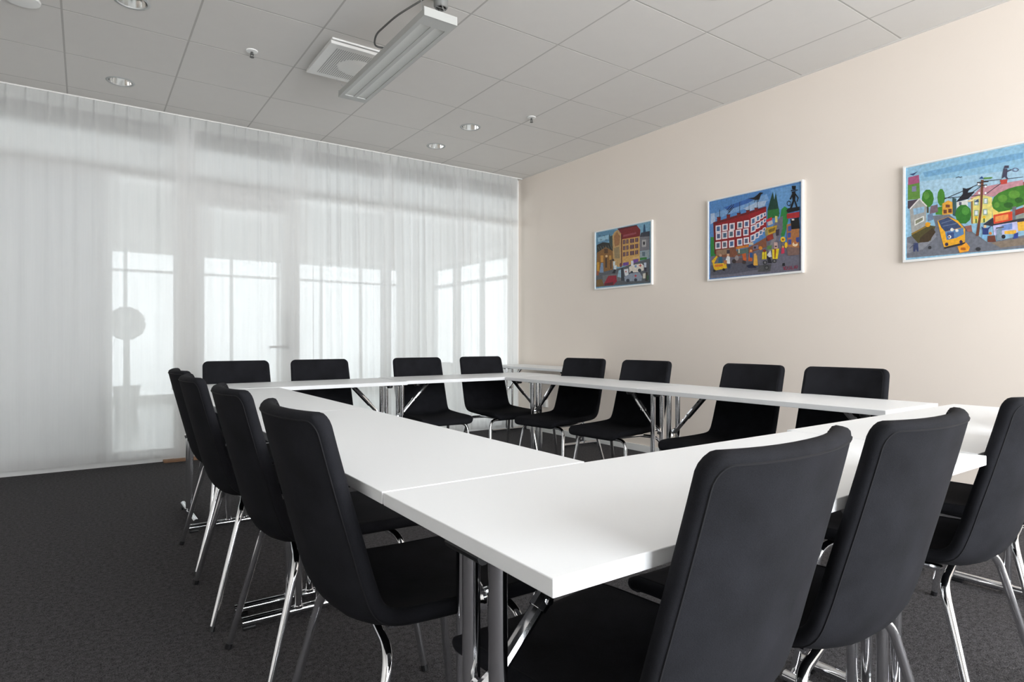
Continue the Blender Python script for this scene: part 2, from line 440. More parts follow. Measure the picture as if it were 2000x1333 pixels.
for k in range(6):
    y = SY0 + (SY1 - SY0) * k / 5
    m = MB(); m.box(-.04, .04, y - .04, y + .04, SZ0, SZ1); m.build('window_mullion', M['grey_metal'], wd, smooth=False)
for z in (SZ0 + .02, 2.12, SZ1 - .02):
    m = MB(); m.box(-.035, .035, SY0, SY1, z - .03, z + .03); m.build('window_rail', M['grey_metal'], wd, smooth=False)

m = MB(); m.box(-.003, .003, SY0, SY1, SZ0, SZ1); m.build('pane', M['hall_glass'], wd, smooth=False)

# ================================================================== curtains
def fold_fn(x0, x1, seed, step, depth, slack):
    rng = random.Random(seed); pl = []; x = x0 + step * .5
    while x < x1:
        pl.append((x, depth * rng.uniform(.5, 1.2), rng.uniform(-.02, .02), rng.uniform(.010, .024))); x += step * rng.uniform(.8, 1.2)
    ph = [rng.uniform(0, 6.28) for _ in range(6)]
    def f(x, z):
        t = 1 - z / H                              # 0 at the top
        y = 0
        for px, d, dr, wd in pl:
            hd = max(0, 1 - t / .045)                 # pinched by the heading tape
            q = (x - px - dr * t) / (wd * (1 + 1.6 * t) * (1 - hd) + .0065 * hd)
            if -3.2 < q < 3.2: y -= (d * (0.55 + .45 * min(1, t * 3)) * (1 - hd) + .020 * hd) * math.exp(-q*q)
        y += slack * (min(1, t * 2.2)) * (.45 + .55 * math.sin(x * 1.7 + ph[3]) ** 2) * (math.sin(x * 9.0 + ph[0] + t) + .8 * math.sin(x * 19 + ph[1] - t * .8 + math.sin(x * 3.1)) + .45 * math.sin(x * 41 + ph[2] + 2 * math.sin(x * 5.3)))
        return YC + y
    return f
def make_curtain(x0, x1, seed, step, depth, slack, z0, label):
    f = fold_fn(x0, x1, seed, step, depth, slack)
    root = tag(empty('sheer_curtain', ((x0 + x1) / 2, YC, 0)), label, 'curtain', 'sheer curtains along the glass partition')
    ox = (x0 + x1) / 2
    n = int((x1 - x0) / .005)
    def sheet(name, za, zb, rows, off, mat, wob=False):
        vs = []
        for j in range(rows + 1):
            for i in range(n + 1):
                x = x0 + (x1 - x0) * i / n; z = za + (zb - za) * j / rows
                if wob: z += (.012 * math.sin(x * 2.3 + seed) + .006 * math.sin(x * 11)) * (1 - j / rows)
                vs.append((x - ox, f(x, z) - YC + off, z))
        w = n + 1
        fs = [(j*w + i, j*w + i + 1, (j+1)*w + i + 1, (j+1)*w + i) for j in range(rows) for i in range(n)]
        m = MB(); m.add(vs, fs); me = m.mesh(name, mat, True, 180)
        return link(name, me, root)
    sheet('cloth', z0, H - .012, 34, 0, M['sheer'], True)
    sheet('heading_tape', H - .105, H - .010, 4, -.004, M['tape'])
    sheet('hem', z0, z0 + .085, 3, -.003, M['sheer'], True)
    return root
make_curtain(XL + .05, 1.356, 3, .112, .020, .014, .045, 'wide flat-hanging white sheer curtain on the left, before the glass door')
make_curtain(1.346, 3.745, 11, .098, .046, .014, .050, 'closely pleated white sheer curtain on the right, ending at the cream wall')
m = MB(); m.box(XL + .02, XR - .01, YC - .012, YC + .012, H - .011, H - .0005)
tag(m.build('curtain_rail', M['white_plastic'], smooth=False), 'slim white curtain rail fixed along the ceiling edge', 'curtain rail')

PICTURE_1 = [
 ((125,170,195),(0,0,1000,0,1000,1000,0,1000)),
 ((95,140,170),(20,1000,419,976,322,906,266,801,20,777)),
 ((150,190,210),(34,906,252,919,252,841,50,825)),
 ((45,60,75),(55,938,76,921,81,927,60,944)),
 ((45,60,75),(81,921,102,933,96,939,76,927)),
 ((45,60,75),(143,929,163,912,168,917,147,934)),
 ((45,60,75),(168,911,189,922,183,929,163,917)),
 ((45,60,75),(179,845,199,828,205,833,184,850)),
 ((45,60,75),(205,828,224,840,219,847,198,835)),
 ((45,60,75),(77,862,98,847,103,852,82,868)),
 ((45,60,75),(103,845,124,857,117,863,98,852)),
 ((138,95,42),(20,646,202,722,335,624,336,243,13,239)),
 ((40,40,36),(20,777,137,809,266,776,356,671,335,617,194,717,22,639)),
 ((90,95,85),(37,745,66,683,77,685,47,749)),
 ((90,95,85),(86,744,116,678,126,680,98,745)),
 ((90,95,85),(136,740,164,673,176,675,146,742)),
 ((90,95,85),(185,737,214,668,224,669,196,740)),
 ((90,95,85),(233,735,262,663,272,664,244,737)),
 ((90,95,85),(282,732,309,658,319,659,292,734)),
 ((55,72,68),(258,943,279,887,322,895,335,693,263,755)),
 ((90,60,30),(166,688,237,676,237,600,166,610)),
 ((210,150,64),(96,582,149,575,149,459,96,465)),
 ((225,190,140),(232,550,227,538,216,533,202,535,190,543,186,556,190,568,202,573,216,572,227,562)),
 ((70,50,35),(185,524,219,519,219,352,185,356)),
 ((70,50,35),(283,479,305,476,305,322,283,325)),
 ((190,140,60),(258,558,301,551,301,476,258,482)),
 ((192,156,102),(322,892,364,948,419,973,493,880,493,386,446,331,336,376)),
 ((160,112,70),(349,875,404,941,465,853,446,707,364,695)),
 ((150,130,95),(349,671,446,681,459,479,364,492)),
 ((206,160,92),(493,799,804,798,810,344,632,325,499,354)),
 ((125,30,32),(419,988,755,983,817,895,811,791,493,796,484,889)),
 ((85,20,25),(419,992,755,987,757,968,432,963)),
 ((85,20,25),(480,889,499,879,499,361,484,374)),
 ((150,70,80),(520,863,748,870,748,840,520,830)),
 ((96,62,70),(514,779,559,779,559,708,515,708)),
 ((170,140,140),(533,774,533,715,541,713,540,772)),
 ((96,62,70),(572,777,613,777,613,708,572,708)),
 ((170,140,140),(589,772,589,713,596,712,596,772)),
 ((96,62,70),(641,777,711,772,711,705,641,708)),
 ((170,140,140),(673,771,673,712,679,712,679,769)),
 ((96,62,70),(730,774,781,772,781,705,730,707)),
 ((170,140,140),(752,769,752,710,759,710,759,767)),
 ((96,62,70),(515,676,559,676,559,607,515,607)),
 ((170,140,140),(533,673,533,612,541,612,541,671)),
 ((96,62,70),(572,676,613,676,613,607,574,605)),
 ((170,140,140),(589,671,589,612,596,610,596,671)),
 ((96,62,70),(641,676,711,673,711,604,641,607)),
 ((170,140,140),(673,669,673,612,679,610,679,669)),
 ((96,62,70),(730,675,781,673,781,605,730,605)),
 ((170,140,140),(752,669,752,610,759,610,759,668)),
 ((96,62,70),(515,570,559,572,559,503,515,501)),
 ((170,140,140),(535,567,535,506,541,506,541,565)),
 ((96,62,70),(574,570,613,572,613,503,574,501)),
 ((170,140,140),(589,567,589,508,596,506,596,565)),
 ((96,62,70),(641,572,711,568,712,501,641,503)),
 ((170,140,140),(673,567,673,508,679,506,679,565)),
 ((96,62,70),(730,570,781,570,781,503,730,503)),
 ((170,140,140),(752,567,752,508,759,506,759,565)),
 ((112,72,150),(516,396,617,398,617,344,516,342)),
 ((112,72,150),(692,427,784,428,784,361,692,358)),
 ((215,175,110),(671,460,799,479,799,430,671,425)),
 ((40,80,112),(874,971,893,968,909,840,863,841)),
 ((120,118,124),(808,816,971,840,971,543,808,545)),
 ((58,60,72),(831,845,971,845,971,761,811,779)),
 ((172,168,168),(846,722,913,722,913,604,846,607)),
 ((24,24,32),(894,661,892,644,884,634,874,636,866,648,863,666,866,685,874,695,884,693,892,680)),
 ((150,162,168),(808,536,971,546,971,415,811,423)),
 ((92,110,120),(849,531,898,524,898,452,849,460)),
 ((48,120,52),(810,438,926,433,926,398,812,395)),
 ((86,90,96),(13,273,336,305,499,317,812,386,974,406,975,15,8,32)),
 ((110,110,112),(137,226,446,229,501,98,137,83)),
 ((122,92,44),(13,160,123,162,167,42,12,40)),
 ((205,152,42),(25,474,74,467,74,298,25,304)),
 ((125,148,178),(106,450,146,445,155,273,76,282)),
 ((160,90,60),(16,319,60,314,60,234,16,239)),
 ((216,222,222),(332,445,377,440,372,363,336,366)),
 ((216,222,222),(346,368,402,373,394,297,357,297)),
 ((26,28,34),(357,304,391,298,370,231,316,245)),
 ((60,50,40),(359,465,353,454,343,449,329,450,318,459,313,470,318,482,329,489,343,487,353,477)),
 ((226,218,206),(626,314,684,337,840,342,876,300,876,226,799,207,630,218)),
 ((120,150,190),(721,329,756,324,756,287,721,292)),
 ((36,48,62),(698,212,692,199,679,192,664,194,651,204,645,219,651,233,664,239,679,238,692,228)),
 ((36,48,62),(836,231,829,214,815,206,797,207,781,219,776,238,781,255,797,263,815,260,829,248)),
 ((190,40,50),(791,319,842,312,842,300,791,307)),
 ((190,40,50),(811,336,823,334,823,285,811,287)),
 ((222,224,226),(533,282,609,287,617,160,551,172)),
 ((180,60,60),(557,246,583,243,583,233,557,236)),
 ((180,60,60),(565,255,575,253,575,226,565,228)),
 ((142,152,168),(540,157,658,202,806,201,851,123,840,61,551,78)),
 ((44,52,66),(635,84,630,67,614,59,595,61,579,73,572,91,578,108,595,116,614,115,630,103)),
 ((44,52,66),(767,81,761,66,747,57,730,59,716,71,711,86,716,101,730,110,747,108,761,98)),
 ((200,40,50),(716,159,761,153,761,142,716,147)),
 ((200,40,50),(731,170,744,170,744,128,731,130)),
 ((152,22,48),(163,74,249,206,394,197,408,93,339,35,177,44)),
 ((90,15,30),(181,79,336,89,336,39,181,46)),
 ((152,182,198),(439,278,489,287,489,147,416,170)),
 ((50,56,66),(480,314,522,309,542,91,484,98)),
 ((120,60,60),(505,359,499,339,488,327,472,329,460,344,455,366,460,388,472,400,488,398,499,383)),
 ((212,206,192),(862,175,906,177,906,91,862,94)),
 ((60,50,40),(911,191,939,187,945,52,901,47)),
 ((222,222,228),(658,408,699,408,703,320,661,325)),
 ((202,212,226),(880,347,918,347,918,268,887,272)),
 ((50,40,60),(887,268,923,265,923,204,887,209)),
 ((50,90,60),(926,138,958,135,958,64,926,67)),
]
PICTURE_2 = [
 ((85,135,192),(0,0,1000,0,1000,1000,0,1000)),
 ((120,160,205),(55,835,341,896,653,945,681,860,402,817,78,763)),
 ((55,100,170),(175,888,461,937,596,940,461,884,227,844)),
 ((170,190,215),(402,827,539,872,653,868,633,808,461,783)),
 ((170,190,215),(17,844,67,844,78,740,17,707)),
 ((105,155,205),(689,982,989,978,989,720,780,735)),
 ((22,62,48),(715,955,660,750,754,731)),
 ((22,62,48),(746,946,700,659,785,683)),
 ((40,110,50),(661,750,780,746,780,653,661,646)),
 ((45,130,60),(803,731,834,759,869,726,869,585,834,420,799,415,785,601)),
 ((45,130,60),(17,548,67,539,83,287,17,262)),
 ((108,106,120),(17,296,461,344,653,418,745,609,817,656,817,513,780,376,989,283,990,6,12,18)),
 ((140,135,140),(717,449,762,524,780,500,717,284,671,269)),
 ((85,85,98),(17,183,501,177,653,74,301,49,17,58)),
 ((142,24,30),(56,728,461,750,471,374,78,323)),
 ((152,26,34),(461,750,648,801,653,543,466,375)),
 ((105,18,24),(56,728,648,801,648,777,56,696)),
 ((105,18,24),(50,729,72,725,89,320,67,324)),
 ((118,26,26),(98,778,140,780,140,731,98,729)),
 ((70,20,20),(93,787,143,781,143,772,93,777)),
 ((118,26,26),(212,787,252,787,252,740,212,738)),
 ((70,20,20),(209,795,256,789,256,780,209,786)),
 ((118,26,26),(331,781,370,783,370,735,331,734)),
 ((70,20,20),(328,789,374,784,374,775,328,780)),
 ((118,26,26),(434,795,472,795,472,749,434,747)),
 ((70,20,20),(431,802,476,796,476,789,431,793)),
 ((118,26,26),(525,804,562,805,562,757,525,757)),
 ((70,20,20),(522,811,566,805,566,798,522,802)),
 ((35,30,35),(126,876,126,775,132,774,132,875)),
 ((35,30,35),(360,918,360,771,365,771,365,917)),
 ((35,30,35),(464,878,464,793,468,792,468,878)),
 ((35,30,35),(553,884,553,795,558,793,558,884)),
 ((35,30,40),(214,844,277,902,272,908,209,850)),
 ((35,30,40),(227,826,289,884,284,890,222,832)),
 ((35,30,40),(239,808,301,866,296,872,234,814)),
 ((35,30,40),(225,793,297,902,292,906,220,798)),
 ((232,222,226),(80,680,146,677,146,588,80,591)),
 ((70,105,150),(93,664,132,661,132,604,93,607)),
 ((50,60,90),(112,662,112,607,115,607,115,661)),
 ((232,222,226),(160,683,225,680,225,592,160,594)),
 ((82,105,140),(174,667,211,664,211,609,174,612)),
 ((50,60,90),(191,665,191,612,194,610,194,664)),
 ((232,222,226),(243,677,306,674,306,586,243,589)),
 ((94,105,130),(256,661,292,658,292,604,256,606)),
 ((50,60,90),(272,659,272,606,277,606,277,658)),
 ((232,222,226),(334,677,394,674,394,588,334,591)),
 ((70,105,120),(346,661,382,659,382,604,346,607)),
 ((50,60,90),(363,659,363,607,367,606,367,658)),
 ((232,222,226),(409,679,468,676,468,589,409,592)),
 ((82,105,150),(421,662,456,659,456,606,421,609)),
 ((50,60,90),(437,659,437,609,441,607,441,659)),
 ((232,222,226),(83,588,148,585,148,496,83,497)),
 ((94,105,140),(96,571,135,568,135,512,96,515)),
 ((50,60,90),(113,568,113,515,118,515,118,568)),
 ((232,222,226),(159,586,222,583,222,494,159,497)),
 ((70,105,130),(171,568,210,567,210,510,171,513)),
 ((50,60,90),(188,567,188,513,193,513,193,567)),
 ((232,222,226),(234,589,297,586,297,499,234,500)),
 ((82,105,120),(248,571,285,570,285,515,248,516)),
 ((50,60,90),(265,570,265,518,268,516,268,570)),
 ((232,222,226),(318,582,379,580,379,494,318,496)),
 ((94,105,150),(330,565,367,564,367,509,330,512)),
 ((50,60,90),(346,564,346,512,351,512,351,564)),
 ((232,222,226),(402,582,461,580,461,494,402,496)),
 ((70,105,140),(414,567,449,564,449,510,414,512)),
 ((50,60,90),(430,564,430,513,433,512,433,564)),
 ((232,222,226),(78,472,142,470,143,381,78,382)),
 ((82,105,130),(91,455,130,454,130,397,91,399)),
 ((50,60,90),(108,454,108,400,113,399,113,454)),
 ((232,222,226),(157,469,220,467,220,378,157,379)),
 ((94,105,120),(170,452,208,451,208,394,170,396)),
 ((50,60,90),(187,451,187,397,191,396,191,449)),
 ((232,222,226),(240,466,302,464,302,376,240,378)),
 ((70,105,150),(252,449,290,448,290,393,252,394)),
 ((50,60,90),(269,448,269,396,273,394,273,448)),
 ((232,222,226),(333,470,393,469,394,381,334,382)),
 ((82,105,140),(346,454,382,452,382,397,346,399)),
 ((50,60,90),(362,452,362,400,365,399,365,451)),
 ((232,222,226),(407,473,466,472,466,387,407,387)),
 ((94,105,130),(419,457,454,455,454,402,419,403)),
 ((50,60,90),(434,455,434,405,438,403,438,455)),
 ((232,222,226),(485,690,538,701,538,621,485,609)),
 ((75,110,150),(498,677,527,685,527,632,498,625)),
 ((232,222,226),(540,707,585,716,585,647,541,637)),
 ((75,110,150),(551,695,575,701,575,658,551,652)),
 ((232,222,226),(583,720,619,728,619,670,583,662)),
 ((75,110,150),(591,711,612,716,612,680,591,674)),
 ((232,222,226),(619,728,648,734,648,688,619,682)),
 ((75,110,150),(626,720,642,723,642,695,626,690)),
 ((232,222,226),(485,600,538,610,538,530,485,518)),
 ((75,110,150),(498,586,527,594,527,543,498,536)),
 ((232,222,226),(541,619,585,629,585,561,541,551)),
 ((75,110,150),(551,609,575,615,575,571,551,565)),
 ((232,222,226),(585,637,623,646,623,588,585,580)),
 ((75,110,150),(593,628,614,634,614,597,593,592)),
 ((232,222,226),(619,656,648,662,648,616,619,610)),
 ((75,110,150),(626,649,642,653,642,624,626,619)),
 ((232,222,226),(481,488,533,500,534,420,481,406)),
 ((75,110,150),(493,475,522,484,522,432,493,424)),
 ((232,222,226),(532,507,575,518,575,448,532,437)),
 ((75,110,150),(541,496,566,503,566,458,541,452)),
 ((232,222,226),(575,527,612,536,612,478,575,469)),
 ((75,110,150),(584,518,604,522,604,487,584,481)),
 ((232,222,226),(614,552,644,558,644,513,614,506)),
 ((75,110,150),(621,545,637,549,637,519,621,516)),
 ((128,78,55),(83,372,320,375,326,314,466,348,653,439,653,324,326,249,83,281)),
 ((205,125,45),(320,375,461,378,466,351,326,344)),
 ((82,105,98),(336,335,461,341,461,274,340,280)),
 ((150,120,95),(93,365,249,366,249,298,93,298)),
 ((60,50,60),(215,353,251,348,251,304,215,308)),
 ((200,190,170),(348,345,364,342,365,293,348,296)),
 ((200,190,170),(466,406,515,399,515,368,466,375)),
 ((120,110,130),(510,359,568,362,568,315,510,311)),
 ((30,30,40),(522,348,541,345,541,321,522,324)),
 ((226,182,24),(45,202,206,195,220,126,67,112)),
 ((226,182,24),(34,238,93,298,107,283,56,189)),
 ((215,120,40),(73,186,170,183,170,155,73,156)),
 ((40,35,30),(84,109,80,100,72,94,62,95,53,103,51,113,53,122,62,128,72,126,80,119)),
 ((40,35,30),(197,112,193,101,186,97,175,98,167,104,164,115,167,124,175,129,186,128,193,121)),
 ((40,95,120),(121,280,160,275,164,193,113,205)),
 ((200,150,120),(157,295,154,284,146,280,136,281,127,289,124,299,127,308,136,314,146,313,154,305)),
 ((228,228,228),(220,280,251,265,255,176,228,177,197,214)),
 ((50,60,88),(226,180,257,176,257,119,233,121)),
 ((224,176,140),(245,286,243,277,235,272,226,274,218,280,216,290,218,298,226,302,235,302,243,295)),
 ((190,120,70),(181,229,217,225,217,176,181,180)),
 ((96,78,80),(280,228,422,234,434,165,290,180)),
 ((60,48,48),(325,198,320,183,308,176,292,177,280,188,275,204,280,219,292,228,308,225,320,214)),
 ((60,48,48),(434,173,430,159,419,153,405,155,394,164,390,179,394,192,405,199,419,198,430,188)),
 ((150,140,140),(353,235,350,216,339,205,324,207,313,220,308,241,313,259,324,269,339,268,350,254)),
 ((192,92,42),(471,299,506,295,502,176,458,182)),
 ((192,92,42),(392,278,432,283,442,185,402,201)),
 ((42,84,142),(473,283,505,278,505,217,476,222)),
 ((220,150,90),(502,302,500,293,493,289,484,290,478,296,476,307,478,314,484,318,493,317,500,311)),
 ((222,168,64),(521,244,555,240,563,118,515,122)),
 ((210,150,90),(549,247,546,238,539,234,530,235,523,243,521,251,523,260,530,265,539,263,546,257)),
 ((30,34,60),(439,129,501,147,549,91,461,100)),
 ((200,40,45),(653,640,710,662,710,628,658,612)),
 ((190,182,178),(661,610,712,625,720,580,671,567)),
 ((192,152,44),(643,546,765,557,746,475,663,457)),
 ((120,95,30),(671,519,745,537,735,497,681,482)),
 ((150,55,40),(653,449,717,470,727,406,663,385)),
 ((150,140,90),(638,525,666,531,671,457,643,451)),
 ((90,130,70),(663,333,709,336,704,286,658,293)),
 ((226,204,34),(610,268,654,272,655,183,607,183)),
 ((125,44,24),(649,278,646,268,637,262,627,263,619,272,615,283,619,295,627,299,637,298,646,290)),
 ((150,110,30),(629,260,629,188,636,186,636,259)),
 ((42,42,46),(663,140,658,125,647,118,632,119,620,129,615,146,620,161,632,168,647,167,658,156)),
 ((42,42,46),(757,144,754,131,743,124,729,125,718,135,714,150,718,164,729,171,743,170,754,159)),
 ((120,118,122),(652,141,649,132,643,128,635,129,629,135,626,144,629,153,635,158,643,156,649,150)),
 ((120,118,122),(746,146,745,138,739,135,733,135,727,141,725,149,727,156,733,159,739,159,745,153)),
 ((30,26,40),(658,214,691,205,710,125,671,132)),
 ((218,218,224),(658,228,695,277,710,202,681,198)),
 ((232,206,34),(712,284,783,284,768,168,717,174)),
 ((150,70,24),(734,290,754,287,746,177,738,179)),
 ((198,164,156),(731,365,767,359,772,286,732,290)),
 ((60,30,40),(739,323,761,320,761,307,739,311)),
 ((232,190,34),(847,378,842,362,829,353,813,354,800,368,794,387,800,405,813,414,829,411,842,397)),
 ((232,190,34),(868,310,865,290,857,280,847,281,839,295,836,315,839,335,847,347,857,345,865,330)),
 ((150,80,20),(831,381,830,374,824,371,818,372,812,376,811,384,812,391,818,394,824,394,830,388)),
 ((222,140,40),(613,315,609,302,598,296,585,298,575,307,570,321,575,335,585,341,598,339,609,329)),
 ((200,52,84),(808,289,835,298,836,223,803,219)),
 ((225,170,90),(833,298,830,290,825,286,818,287,812,293,809,301,812,308,818,313,824,311,830,305)),
 ((60,50,62),(750,506,785,509,780,439,754,433)),
 ((215,205,120),(742,667,766,661,766,589,742,594)),
 ((172,112,64),(856,546,979,562,979,225,870,211)),
 ((126,98,90),(857,293,979,265,979,186,870,190)),
 ((62,78,150),(871,524,903,524,903,467,871,467)),
 ((62,78,150),(867,449,898,449,898,393,867,393)),
 ((62,78,150),(873,371,904,371,904,314,873,314)),
 ((62,78,150),(947,382,978,384,978,327,947,327)),
 ((240,215,180),(965,305,960,290,947,283,931,286,917,298,913,314,917,327,931,335,947,333,960,321)),
 ((190,110,60),(959,323,955,313,948,308,938,310,931,317,927,327,931,338,938,344,948,342,955,335)),
 ((15,15,16),(896,600,975,604,983,478,904,482)),
 ((172,42,44),(859,668,981,667,981,603,860,612)),
 ((235,225,215),(908,600,931,595,931,579,908,583)),
 ((20,20,22),(856,708,874,728,981,723,981,682,869,674)),
 ((14,14,16),(885,710,916,807,934,802,904,707)),
 ((14,14,16),(930,804,943,799,964,723,949,719)),
 ((14,14,16),(908,908,943,905,941,789,916,793)),
 ((14,14,16),(907,973,948,963,943,921,913,929)),
 ((14,14,16),(898,927,965,918,965,908,898,915)),
 ((14,14,16),(913,888,921,874,896,818,886,830)),
 ((14,14,16),(938,891,975,823,960,778,954,786,962,823,933,874)),
 ((14,14,16),(900,777,897,760,892,766,894,778)),
 ((14,14,16),(897,760,886,751,885,760,892,766)),
 ((14,14,16),(886,751,873,754,875,762,885,760)),
 ((14,14,16),(873,754,863,768,868,772,875,762)),
 ((14,14,16),(863,768,858,787,864,786,868,772)),
 ((14,14,16),(858,787,863,804,868,798,864,786)),
 ((14,14,16),(863,804,873,813,875,805,868,798)),
 ((14,14,16),(873,813,886,810,883,802,875,805)),
 ((14,14,16),(886,810,897,796,892,793,883,802)),
 ((14,14,16),(897,796,900,777,894,778,892,793)),
 ((14,14,16),(454,939,519,932,549,949,586,979,623,964,596,949,579,894,539,897,500,921)),
 ((14,14,16),(532,906,524,876,529,874,536,903)),
 ((14,14,16),(561,903,567,871,572,871,566,903)),
 ((78,78,80),(578,115,705,116,695,33,563,40)),
 ((56,56,58),(683,76,678,60,666,51,649,52,637,64,631,82,637,98,649,109,666,106,678,94)),
 ((100,100,100),(671,77,669,70,661,65,654,65,647,71,644,80,647,89,654,94,661,92,669,86)),
 ((28,28,34),(817,112,840,113,842,77,814,80)),
 ((140,44,70),(824,71,834,28,840,30,830,73)),
 ((140,44,70),(854,76,831,55,835,49,859,70)),
 ((140,44,70),(831,49,859,25,863,31,835,55)),
 ((140,44,70),(864,70,869,34,875,36,870,70)),
 ((140,44,70),(873,30,891,30,891,36,873,37)),
 ((140,44,70),(893,31,893,68,887,70,887,31)),
 ((140,44,70),(902,70,903,33,909,33,908,70)),
 ((140,44,70),(907,30,924,31,924,37,905,37)),
 ((140,44,70),(933,31,943,70,938,73,927,34)),
 ((140,44,70),(938,70,947,34,953,34,943,71)),
 ((140,44,70),(934,45,948,45,947,52,933,52)),
 ((140,44,70),(953,73,960,54,966,55,959,74)),
 ((140,44,70),(960,57,951,37,958,34,966,52)),
]
